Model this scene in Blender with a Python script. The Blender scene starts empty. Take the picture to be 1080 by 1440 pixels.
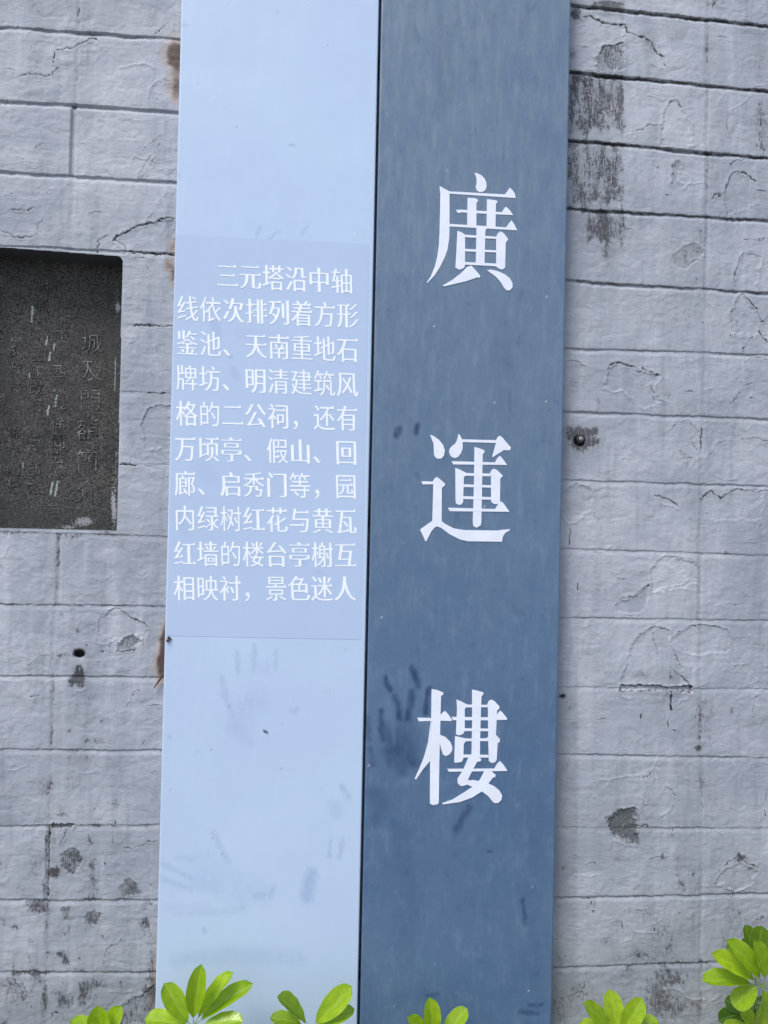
import bpy, math, random
import numpy as np
from mathutils import Vector, Matrix

random.seed(7)
PI = math.pi
S = bpy.context.scene
COL = S.collection

# ------------------------------------------------------------------ camera
YAW, PITCH, ROLL = math.radians(4.75), math.radians(0.45), math.radians(1.6)
FPX = 1080.0                       # focal length in pixels of the 1080 x 1440 photograph
F = Vector((math.sin(YAW) * math.cos(PITCH), math.cos(YAW) * math.cos(PITCH), math.sin(PITCH)))
R0 = Vector((math.cos(YAW), -math.sin(YAW), 0)); U0 = R0.cross(F)
RT = R0 * math.cos(ROLL) + U0 * math.sin(ROLL)
UP = U0 * math.cos(ROLL) - R0 * math.sin(ROLL)
CAM = Vector((-0.135, -1.62, 1.45))
cd = bpy.data.cameras.new('camera'); cam = bpy.data.objects.new('camera', cd); COL.objects.link(cam)
m = Matrix((RT, UP, -F)).transposed().to_4x4(); m.translation = CAM
cam.matrix_world = m
cd.sensor_fit = 'VERTICAL'; cd.sensor_height = 36; cd.lens = 36 * FPX / 1440
cd.clip_start = 0.02; cd.clip_end = 200
S.camera = cam

# ------------------------------------------------------------------ light
SUN_EL, SUN_AZ = math.radians(54), math.radians(-42)     # from above, in front and from the left
w = bpy.data.worlds.new('World'); S.world = w; w.use_nodes = True
wn = w.node_tree.nodes; wl = w.node_tree.links
sky = wn.new('ShaderNodeTexSky'); sky.sky_type = 'NISHITA'; sky.sun_disc = False
sky.sun_elevation = SUN_EL; sky.sun_rotation = math.radians(180) - SUN_AZ
sky.air_density = 1.0; sky.dust_density = 2.5; sky.ozone_density = 1.0
wl.new(sky.outputs[0], wn['Background'].inputs[0]); wn['Background'].inputs[1].default_value = 0.145
sd = bpy.data.lights.new('sun', 'SUN'); sd.energy = 2.1; sd.angle = math.radians(22); sd.color = (1, 0.95, 0.9)
so = bpy.data.objects.new('sun', sd); COL.objects.link(so)
sdir = Vector((math.sin(SUN_AZ) * math.cos(SUN_EL), -math.cos(SUN_AZ) * math.cos(SUN_EL), math.sin(SUN_EL)))
so.rotation_euler = sdir.to_track_quat('Z', 'Y').to_euler(); so.location = sdir * 8
S.view_settings.view_transform = 'Standard'; S.view_settings.look = 'None'
S.view_settings.exposure = 0.40; S.view_settings.gamma = 1; S.view_settings.use_curve_mapping = False
S.render.engine = 'CYCLES'

# ------------------------------------------------------------------ helpers
def at(px, py, y=0.0):
    """Point of the plane Y = y that stands where the photograph shows it."""
    d = F * FPX + RT * (px - 540) + UP * (720 - py)
    return CAM + d * ((y - CAM.y) / d.y)

def atx(px, py, y=0.0):
    p = at(px, py, y); return p.x, p.z

def measure(X, Y, Z):
    """World arrays to photograph coordinates (used to set down traced marks)."""
    dx, dy, dz = X - CAM.x, Y - CAM.y, Z - CAM.z
    a = dx * RT.x + dy * RT.y + dz * RT.z
    b = dx * UP.x + dy * UP.y + dz * UP.z
    c = dx * F.x + dy * F.y + dz * F.z
    return 540 + FPX * a / c, 720 - FPX * b / c

def link(o, parent=None):
    COL.objects.link(o)
    if parent: o.parent = parent
    return o

def tag(o, label=None, cat=None, group=None, kind=None):
    if label: o['label'] = label
    if cat: o['category'] = cat
    if group: o['group'] = group
    if kind: o['kind'] = kind
    return o

def thing(name, label, cat, loc=(0, 0, 0), group=None):
    o = bpy.data.objects.new(name, None); o.location = loc; o.empty_display_size = 0.05
    link(o); return tag(o, label, cat, group)

def mesh_from(name, V, Fc, smooth=True, attrs=None):
    """V (n,3) array, Fc (m,4) int array of quads."""
    V = np.asarray(V, dtype=np.float32); Fc = np.asarray(Fc, dtype=np.int32)
    me = bpy.data.meshes.new(name)
    me.vertices.add(len(V)); me.vertices.foreach_set('co', V.ravel())
    k = Fc.shape[1]
    me.loops.add(Fc.size); me.loops.foreach_set('vertex_index', Fc.ravel())
    me.polygons.add(len(Fc)); me.polygons.foreach_set('loop_start', np.arange(0, Fc.size, k, dtype=np.int32))
    me.polygons.foreach_set('loop_total', np.full(len(Fc), k, dtype=np.int32))
    if smooth: me.polygons.foreach_set('use_smooth', np.ones(len(Fc), dtype=bool))
    for an, arr in (attrs or {}).items():
        a = me.attributes.new(an, 'FLOAT_COLOR', 'POINT')
        a.data.foreach_set('color', np.asarray(arr, dtype=np.float32).ravel())
    me.update(calc_edges=True)
    return me

def add_mesh(name, V, Fc, mat, parent=None, smooth=True, attrs=None, loc=(0, 0, 0)):
    me = mesh_from(name, V, Fc, smooth, attrs); me.materials.append(mat)
    o = bpy.data.objects.new(name, me); o.location = loc
    return link(o, parent)

def box(x0, x1, y0, y1, z0, z1):
    V = [(x, y, z) for x in (x0, x1) for y in (y0, y1) for z in (z0, z1)]
    Fc = [(0, 1, 3, 2), (4, 6, 7, 5), (0, 4, 5, 1), (2, 3, 7, 6), (0, 2, 6, 4), (1, 5, 7, 3)]
    return V, Fc

# value noise on a hashed lattice
def _h(ix, iy, seed):
    h = (ix.astype(np.int64) * 374761393 + iy.astype(np.int64) * 668265263 + seed * 1442695041) & 0xffffffff
    h = ((h ^ (h >> 13)) * 1274126177) & 0xffffffff
    h = (h ^ (h >> 16)) & 0xffffff
    return h.astype(np.float64) / 0xffffff
def vn(x, y, seed=0):
    ix = np.floor(x); iy = np.floor(y); fx = x - ix; fy = y - iy
    fx = fx * fx * fx * (fx * (fx * 6 - 15) + 10); fy = fy * fy * fy * (fy * (fy * 6 - 15) + 10)
    a = _h(ix, iy, seed); b = _h(ix + 1, iy, seed); c = _h(ix, iy + 1, seed); d = _h(ix + 1, iy + 1, seed)
    return (a + (b - a) * fx) * (1 - fy) + (c + (d - c) * fx) * fy
def fbm(x, y, seed=0, n=3):
    t = 0; a = 0.5; s = 0
    for i in range(n):
        t = t + a * vn(x, y, seed + i * 17); s += a; a *= 0.5; x = x * 2.03 + 3.1; y = y * 2.03 + 1.7
    return t / s
def sst(a, b, x):
    t = np.clip((x - a) / (b - a), 0, 1); return t * t * (3 - 2 * t)

# ------------------------------------------------------------------ materials
class NT:
    def __init__(self, name):
        self.m = bpy.data.materials.new(name); self.m.use_nodes = True
        self.t = self.m.node_tree; self.b = self.t.nodes['Principled BSDF']
    def n(self, typ, **kw):
        nd = self.t.nodes.new('ShaderNode' + typ)
        for k, v in kw.items():
            if k in nd.inputs: nd.inputs[k].default_value = v
            else: setattr(nd, k, v)
        return nd
    def l(self, a, b): self.t.links.new(a, b)
    def coord(self, scale=(1, 1, 1)):
        tc = self.n('TexCoord'); mp = self.n('Mapping'); mp.inputs['Scale'].default_value = scale
        self.l(tc.outputs['Object'], mp.inputs[0]); return mp.outputs[0]
    def geo(self, scale=(1, 1, 1)):
        g = self.n('NewGeometry'); mp = self.n('Mapping'); mp.inputs['Scale'].default_value = scale
        self.l(g.outputs['Position'], mp.inputs[0]); return mp.outputs[0]
    def noise(self, vec, scale, detail=4, rough=0.55, dist=0.0):
        nd = self.n('TexNoise'); nd.inputs['Scale'].default_value = scale; nd.inputs['Detail'].default_value = detail
        nd.inputs['Roughness'].default_value = rough; nd.inputs['Distortion'].default_value = dist
        self.l(vec, nd.inputs['Vector']); return nd.outputs['Fac']
    def math(self, op, a, b=None, c=None, clamp=False):
        nd = self.n('Math'); nd.operation = op; nd.use_clamp = clamp
        for i, v in enumerate((a, b, c)):
            if v is None: continue
            if isinstance(v, (int, float)): nd.inputs[i].default_value = v
            else: self.l(v, nd.inputs[i])
        return nd.outputs[0]
    def ramp(self, fac, a, b, lo=0.0, hi=1.0):
        nd = self.n('MapRange'); nd.interpolation_type = 'SMOOTHSTEP'
        nd.inputs['From Min'].default_value = a; nd.inputs['From Max'].default_value = b
        nd.inputs['To Min'].default_value = lo; nd.inputs['To Max'].default_value = hi
        self.l(fac, nd.inputs['Value']); return nd.outputs[0]
    def mix(self, fac, a, b, mode='MIX'):
        nd = self.n('Mix'); nd.data_type = 'RGBA'; nd.blend_type = mode
        for i, v in ((0, fac), (6, a), (7, b)):
            if isinstance(v, (int, float)): nd.inputs[i].default_value = v
            elif isinstance(v, tuple): nd.inputs[i].default_value = (*v, 1)
            else: self.l(v, nd.inputs[i])
        return nd.outputs[2]
    def bump(self, height, strength=1.0, dist=0.001, normal=None):
        nd = self.n('Bump'); nd.inputs['Strength'].default_value = strength; nd.inputs['Distance'].default_value = dist
        self.l(height, nd.inputs['Height'])
        if normal: self.l(normal, nd.inputs['Normal'])
        return nd.outputs[0]
    def done(self, color=None, rough=None, normal=None, **kw):
        for key, v in (('Base Color', color), ('Roughness', rough), ('Normal', normal)):
            if v is None: continue
            if isinstance(v, (int, float)): self.b.inputs[key].default_value = v
            elif isinstance(v, tuple): self.b.inputs[key].default_value = (*v, 1)
            else: self.l(v, self.b.inputs[key])
        for k, v in kw.items(): self.b.inputs[k.replace('_', ' ')].default_value = v
        return self.m

def mat_wall():
    t = NT('painted_blockwork')
    at_ = t.n('Attribute'); at_.attribute_name = 'marks'
    sp = t.n('SeparateColor'); t.l(at_.outputs['Color'], sp.inputs[0])
    grime, rust, crack = sp.outputs[0], sp.outputs[1], sp.outputs[2]
    tone = at_.outputs['Alpha']
    iso = t.geo()
    hor = t.geo((8, 8, 75)); ver = t.geo((60, 60, 9))
    big = t.noise(iso, 4.5, 5, 0.6)
    mid = t.noise(iso, 52, 6, 0.68, 0.6)
    fine = t.noise(iso, 300, 4, 0.7)
    hb = t.noise(hor, 5, 5, 0.7)          # roller and brush streaks along the courses
    vb = t.noise(ver, 3.2, 5, 0.7)        # streaks that ran down
    c = t.mix(t.ramp(big, 0.35, 0.68), (0.272, 0.306, 0.362), (0.375, 0.408, 0.462))
    c = t.mix(t.math('MULTIPLY', t.ramp(mid, 0.45, 0.7), 0.35), c, (0.27, 0.285, 0.325))
    wash = t.noise(t.geo((14, 14, 1.8)), 1.6, 5, 0.65)    # pale and dark runs down the wall, a hand wide
    c = t.mix(t.math('MULTIPLY', t.ramp(wash, 0.52, 0.70), 0.46), c, (0.47, 0.505, 0.56))
    c = t.mix(t.math('MULTIPLY', t.ramp(wash, 0.34, 0.48, 1, 0), 0.42), c, (0.190, 0.220, 0.262))
    blot = t.noise(iso, 13, 5, 0.7)
    c = t.mix(t.math('MULTIPLY', t.ramp(blot, 0.54, 0.70), 0.35), c, (0.46, 0.475, 0.53))
    c = t.mix(t.math('MULTIPLY', t.ramp(hb, 0.5, 0.75), 0.22), c, (0.50, 0.51, 0.56))
    c = t.mix(t.math('MULTIPLY', t.ramp(vb, 0.55, 0.8), 0.16), c, (0.30, 0.31, 0.35))
    c = t.mix(t.math('MULTIPLY', t.ramp(fine, 0.55, 0.8), 0.22), c, (0.24, 0.25, 0.28))
    # rust and brown stains
    rn = t.noise(iso, 60, 6, 0.75)
    rf = t.ramp(t.math('ADD', rust, t.math('MULTIPLY', t.math('SUBTRACT', rn, 0.5), 0.35)), 0.08, 1.15)
    rc = t.mix(t.ramp(rf, 0.3, 0.95), (0.36, 0.215, 0.10), (0.055, 0.024, 0.011))
    c = t.mix(t.math('MULTIPLY', rf, 0.93), c, rc)
    # mildew and bare dark spots: density from the mark, grain from noise
    n1 = t.noise(t.geo((180, 180, 34)), 2.0, 6, 0.85)
    n2 = t.noise(iso, 230, 4, 0.85)
    nn = t.math('ADD', t.math('MULTIPLY', n1, 0.66), t.math('MULTIPLY', n2, 0.34))
    nn = t.math('ADD', nn, t.math('MULTIPLY', t.math('SUBTRACT', t.noise(iso, 42, 4, 0.7), 0.5), 0.30))
    gp = t.math('POWER', t.math('MAXIMUM', grime, 0.0), 0.62)
    thr = t.math('SUBTRACT', 0.685, t.math('MULTIPLY', t.math('MINIMUM', gp, 1.7), 0.215))
    gf = t.math('DIVIDE', t.math('SUBTRACT', nn, thr), 0.07, clamp=True)
    gf = t.math('MULTIPLY', gf, t.ramp(grime, 0.02, 0.15))
    veil = t.math('MULTIPLY', t.math('MINIMUM', grime, 1.0), 0.36)
    c = t.mix(veil, c, (0.14, 0.145, 0.155))
    c = t.mix(t.math('MULTIPLY', gf, 0.90), c, (0.024, 0.025, 0.030))
    c = t.mix(t.ramp(crack, 0.05, 0.9), c, (0.012, 0.012, 0.014))
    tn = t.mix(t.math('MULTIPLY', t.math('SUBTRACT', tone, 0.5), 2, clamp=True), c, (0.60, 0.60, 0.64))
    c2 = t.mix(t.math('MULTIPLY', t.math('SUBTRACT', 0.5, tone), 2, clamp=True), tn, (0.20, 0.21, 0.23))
    calm = t.ramp(t.noise(iso, 9, 3, 0.6), 0.42, 0.62)
    hgt = t.math('ADD', t.math('MULTIPLY', hb, 0.32), t.math('MULTIPLY', mid, t.ramp(calm, 0, 1, 0.25, 1.15)))
    hgt = t.math('ADD', hgt, t.math('MULTIPLY', fine, t.ramp(calm, 0, 1, 0.16, 0.60)))
    hgt = t.math('SUBTRACT', hgt, t.math('MULTIPLY', gf, 0.35))
    nb = t.bump(hgt, 0.8, 0.0017)
    return t.done(c2, 0.62, nb, Specular_IOR_Level=0.35)

def mat_panel(name, base, alt, dark, rough, mottle_amt):
    t = NT(name)
    at_ = t.n('Attribute'); at_.attribute_name = 'marks'
    sp = t.n('SeparateColor'); t.l(at_.outputs['Color'], sp.inputs[0])
    iso = t.geo(); ver = t.geo((30, 30, 6.5)); hor = t.geo((5, 5, 40))
    big = t.noise(iso, 2.6, 4, 0.6); v = t.noise(ver, 2.2, 6, 0.7); h = t.noise(hor, 2, 5, 0.7)
    mid = t.noise(iso, 26, 6, 0.7); fine = t.noise(iso, 240, 3, 0.7)
    c = t.mix(t.ramp(big, 0.35, 0.7), base, alt)
    c = t.mix(t.math('MULTIPLY', t.ramp(v, 0.5, 0.8), 0.6 * mottle_amt), c, tuple(min(1, x * 1.35 + 0.03) for x in base))
    c = t.mix(t.math('MULTIPLY', t.ramp(h, 0.52, 0.8), 0.35 * mottle_amt), c, tuple(x * 0.78 for x in base))
    c = t.mix(t.math('MULTIPLY', t.ramp(mid, 0.55, 0.78), 0.6 * mottle_amt), c, tuple(min(1, x * 1.3 + 0.03) for x in base))
    c = t.mix(t.math('MULTIPLY', t.ramp(fine, 0.66, 0.85), 0.5 * mottle_amt), c, tuple(min(1, x * 1.5 + 0.06) for x in base))
    if mottle_amt > .5:                     # greyer and paler towards the top of the dark board
        gz = t.n('NewGeometry'); sz = t.n('SeparateXYZ'); t.l(gz.outputs['Position'], sz.inputs[0])
        grey_up = t.math('MULTIPLY', t.ramp(t.math('ADD', sz.outputs[2], t.math('MULTIPLY', big, 0.8)), 1.1, 3.0), t.ramp(v, 0.3, 0.75, 0.5, 1.0))
        c = t.mix(t.math('MULTIPLY', grey_up, 0.55), c, (0.215, 0.270, 0.315))
        blo = t.noise(t.geo((9, 9, 6)), 4, 6, 0.75)
        c = t.mix(t.math('MULTIPLY', t.ramp(blo, 0.5, 0.72), 0.35), c, (0.16, 0.235, 0.33))
        c = t.mix(t.math('MULTIPLY', t.ramp(blo, 0.28, 0.46, 1, 0), 0.45), c, (0.036, 0.085, 0.185))
    sm = t.math('MULTIPLY', sp.outputs[0], t.ramp(mid, 0.25, 0.6, 0.65, 1.0))
    c = t.mix(t.math('MULTIPLY', sm, 0.95), c, dark)
    c = t.mix(sp.outputs[1], c, (0.05, 0.055, 0.06))
    c = t.mix(sp.outputs[2], c, (0.75, 0.78, 0.82))
    r = t.ramp(t.math('ADD', v, t.math('MULTIPLY', mid, 0.4)), 0.45, 0.95, rough - 0.05, rough + 0.12)
    r = t.math('SUBTRACT', r, t.math('MULTIPLY', sp.outputs[0], 0.1))
    nb = t.bump(t.math('ADD', t.math('MULTIPLY', mid, 0.4), v), 0.15, 0.0006)
    return t.done(c, r, nb, Specular_IOR_Level=0.45)

def mat_plain(name, col, rough=0.5, var=0.15, scale=60, metal=0.0, bump=0.0):
    t = NT(name); n = t.noise(t.geo(), scale, 5, 0.65)
    c = t.mix(t.ramp(n, 0.3, 0.7), tuple(x * (1 - var) for x in col), tuple(min(1, x * (1 + var)) for x in col))
    nb = t.bump(n, 0.6, bump) if bump else None
    return t.done(c, rough, nb, Metallic=metal)

def mat_granite():
    t = NT('dark_granite')
    at_ = t.n('Attribute'); at_.attribute_name = 'marks'
    sp = t.n('SeparateColor'); t.l(at_.outputs['Color'], sp.inputs[0])
    g = t.geo()
    n1 = t.noise(g, 330, 3, 0.8); n2 = t.noise(g, 16, 5, 0.65); n3 = t.noise(g, 620, 2, 0.6); n4 = t.noise(g, 5, 3, 0.6)
    c = t.mix(t.ramp(n1, 0.38, 0.62), (0.007, 0.0075, 0.0085), (0.105, 0.103, 0.100))
    c = t.mix(t.ramp(n3, 0.60, 0.74), c, (0.20, 0.20, 0.20))
    c = t.mix(t.ramp(n2, 0.42, 0.75, 0.0, 0.6), c, (0.022, 0.025, 0.027))
    c = t.mix(t.ramp(n4, 0.45, 0.7, 0.0, 0.4), c, (0.050, 0.047, 0.046))
    lm = t.ramp(t.math('ADD', sp.outputs[0], t.math('MULTIPLY', t.math('SUBTRACT', n1, 0.5), 2.4)), 0.42, 0.85)
    c = t.mix(t.math('MULTIPLY', lm, 0.8), c, (0.42, 0.43, 0.47))
    c = t.mix(t.math('MULTIPLY', t.ramp(t.math('ADD', sp.outputs[1], t.math('MULTIPLY', t.math('SUBTRACT', n1, 0.5), 1.6)), 0.45, 0.8), 0.75), c, (0.36, 0.42, 0.40))
    c = t.mix(t.math('MULTIPLY', sp.outputs[2], t.ramp(n1, 0.3, 0.6, 0.1, 0.35)), c, (0.03, 0.050, 0.035))
    return t.done(c, 0.8, t.bump(t.math('ADD', n1, n2), 0.9, 0.0016), Specular_IOR_Level=0.3)

def mat_leaf():
    t = NT('leaf_green')
    uv = t.n('UVMap'); uv.uv_map = 'UVMap'
    sx = t.n('SeparateXYZ'); t.l(uv.outputs[0], sx.inputs[0])
    oi = t.n('ObjectInfo')
    u = t.math('ABSOLUTE', t.math('SUBTRACT', sx.outputs[0], 0.5))       # 0 at the midrib, 0.5 at the edge
    n = t.noise(t.coord(), 5, 5, 0.6)
    c = t.mix(t.ramp(n, 0.3, 0.72), (0.300, 0.480, 0.012), (0.470, 0.670, 0.020))
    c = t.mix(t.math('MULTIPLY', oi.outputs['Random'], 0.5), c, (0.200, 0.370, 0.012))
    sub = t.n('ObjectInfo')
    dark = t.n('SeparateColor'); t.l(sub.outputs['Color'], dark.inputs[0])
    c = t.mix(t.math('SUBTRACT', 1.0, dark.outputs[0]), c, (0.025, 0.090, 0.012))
    # side veins leave the midrib at a slant
    vv = t.math('SINE', t.math('MULTIPLY', t.math('SUBTRACT', sx.outputs[1], t.math('MULTIPLY', u, 0.45)), 62.0))
    vein = t.ramp(vv, 0.86, 1.0)
    c = t.mix(t.math('MULTIPLY', vein, 0.12), c, (0.40, 0.60, 0.06))
    mid = t.ramp(u, 0.006, 0.028, 1.0, 0.0)
    c = t.mix(t.math('MULTIPLY', mid, 0.40), c, (0.42, 0.62, 0.12))
    edge = t.ramp(u, 0.462, 0.495)
    c = t.mix(t.math('MULTIPLY', edge, 0.5), c, (0.42, 0.60, 0.14))
    sp = t.noise(t.coord(), 60, 3, 0.6)
    c = t.mix(t.ramp(sp, 0.72, 0.78, 0.0, 0.5), c, (0.10, 0.12, 0.02))
    nb = t.bump(t.math('ADD', t.math('MULTIPLY', vein, -0.5), t.math('ADD', t.math('MULTIPLY', mid, -1.2), n)), 0.45, 0.0012)
    t.done(c, 0.27, nb, Specular_IOR_Level=0.55)
    tr = t.n('BsdfTranslucent'); t.l(c, tr.inputs[0]); t.l(nb, tr.inputs['Normal'])
    ms = t.n('MixShader'); ms.inputs[0].default_value = 0.35
    out = t.t.nodes['Material Output']
    t.l(t.b.outputs[0], ms.inputs[1]); t.l(tr.outputs[0], ms.inputs[2]); t.l(ms.outputs[0], out.inputs[0])
    return t.m

M_WALL = mat_wall()
M_LIGHT = mat_panel('pale_blue_enamel', (0.420, 0.538, 0.718), (0.445, 0.572, 0.745), (0.325, 0.430, 0.625), 0.32, 0.14)
M_DARK = mat_panel('slate_blue_enamel', (0.086, 0.150, 0.250), (0.060, 0.122, 0.230), (0.012, 0.038, 0.105), 0.36, 0.75)
M_FILM = mat_panel('lilac_film', (0.388, 0.500, 0.688), (0.408, 0.525, 0.710), (0.310, 0.400, 0.600), 0.42, 0.10)
M_WHITE = mat_plain('white_vinyl', (0.70, 0.75, 0.86), 0.4, 0.04, 30)
M_TEXT = mat_plain('white_print', (0.78, 0.84, 0.93), 0.45, 0.04, 120)
M_GRAN = mat_granite()
def mat_carve(name, lo, hi):
    t = NT(name); n = t.noise(t.geo(), 300, 4, 0.8); n2 = t.noise(t.geo(), 60, 3, 0.6)
    f = t.math('ADD', t.math('MULTIPLY', n, .6), t.math('MULTIPLY', n2, .4))
    c = t.mix(t.ramp(f, lo, hi), (0.046, 0.046, 0.045), (0.30, 0.30, 0.28)); return t.done(c, 0.9, t.bump(n, .8, .0014))
M_CARVE = mat_carve('carved_grit', .44, .60)
M_CARVE2 = mat_carve('worn_carved_grit', .47, .62)
M_STEEL = mat_plain('tarnished_steel', (0.35, 0.35, 0.34), 0.45, 0.4, 300, 0.7, 0.0004)
M_RUST = mat_plain('rusty_iron', (0.075, 0.038, 0.03), 0.8, 0.5, 260, 0.1, 0.0008)
M_BUG = mat_plain('dark_chitin', (0.02, 0.018, 0.015), 0.5, 0.3, 400)
M_CRUMB = mat_plain('dry_mud', (0.09, 0.07, 0.045), 0.9, 0.5, 500, 0, 0.0006)
M_STEM = mat_plain('green_stem', (0.17, 0.26, 0.07), 0.5, 0.25, 90, 0, 0.0005)
M_BARK = mat_plain('shrub_bark', (0.14, 0.11, 0.075), 0.85, 0.3, 60, 0, 0.002)
M_RAIL = mat_plain('dark_steel_rail', (0.05, 0.052, 0.056), 0.6, 0.2, 40)
M_LEAF = mat_leaf()

# ------------------------------------------------------------------ traced marks (tile: origin and magnification)
T = {'A': (0, 0, 4.154), 'B': (0, 180, 4.154), 'C': (780, 0, 3.6), 'D': (780, 200, 3.6), 'E': (780, 400, 3.6),
     'F': (780, 600, 3.6), 'G': (780, 800, 3.6), 'H': (780, 1000, 3.6), 'I': (780, 1200, 3.6), 'J': (0, 740, 4.154),
     'K': (0, 900, 4.154), 'L': (0, 1080, 4.154), 'M': (0, 1250, 4.154), 'N': (160, 340, 3.43), 'X': (0, 0, 1),
     'P': (490, 880, 4.0), 'Q': (210, 880, 3.13), 'R': (540, 360, 2.0), 'S': (540, 1080, 2.0), 'U': (540, 0, 2.0)}
def tp(k, pts):
    x0, y0, s = T[k]; return [(x0 + a / s, y0 + b / s) for a, b in pts]

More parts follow.
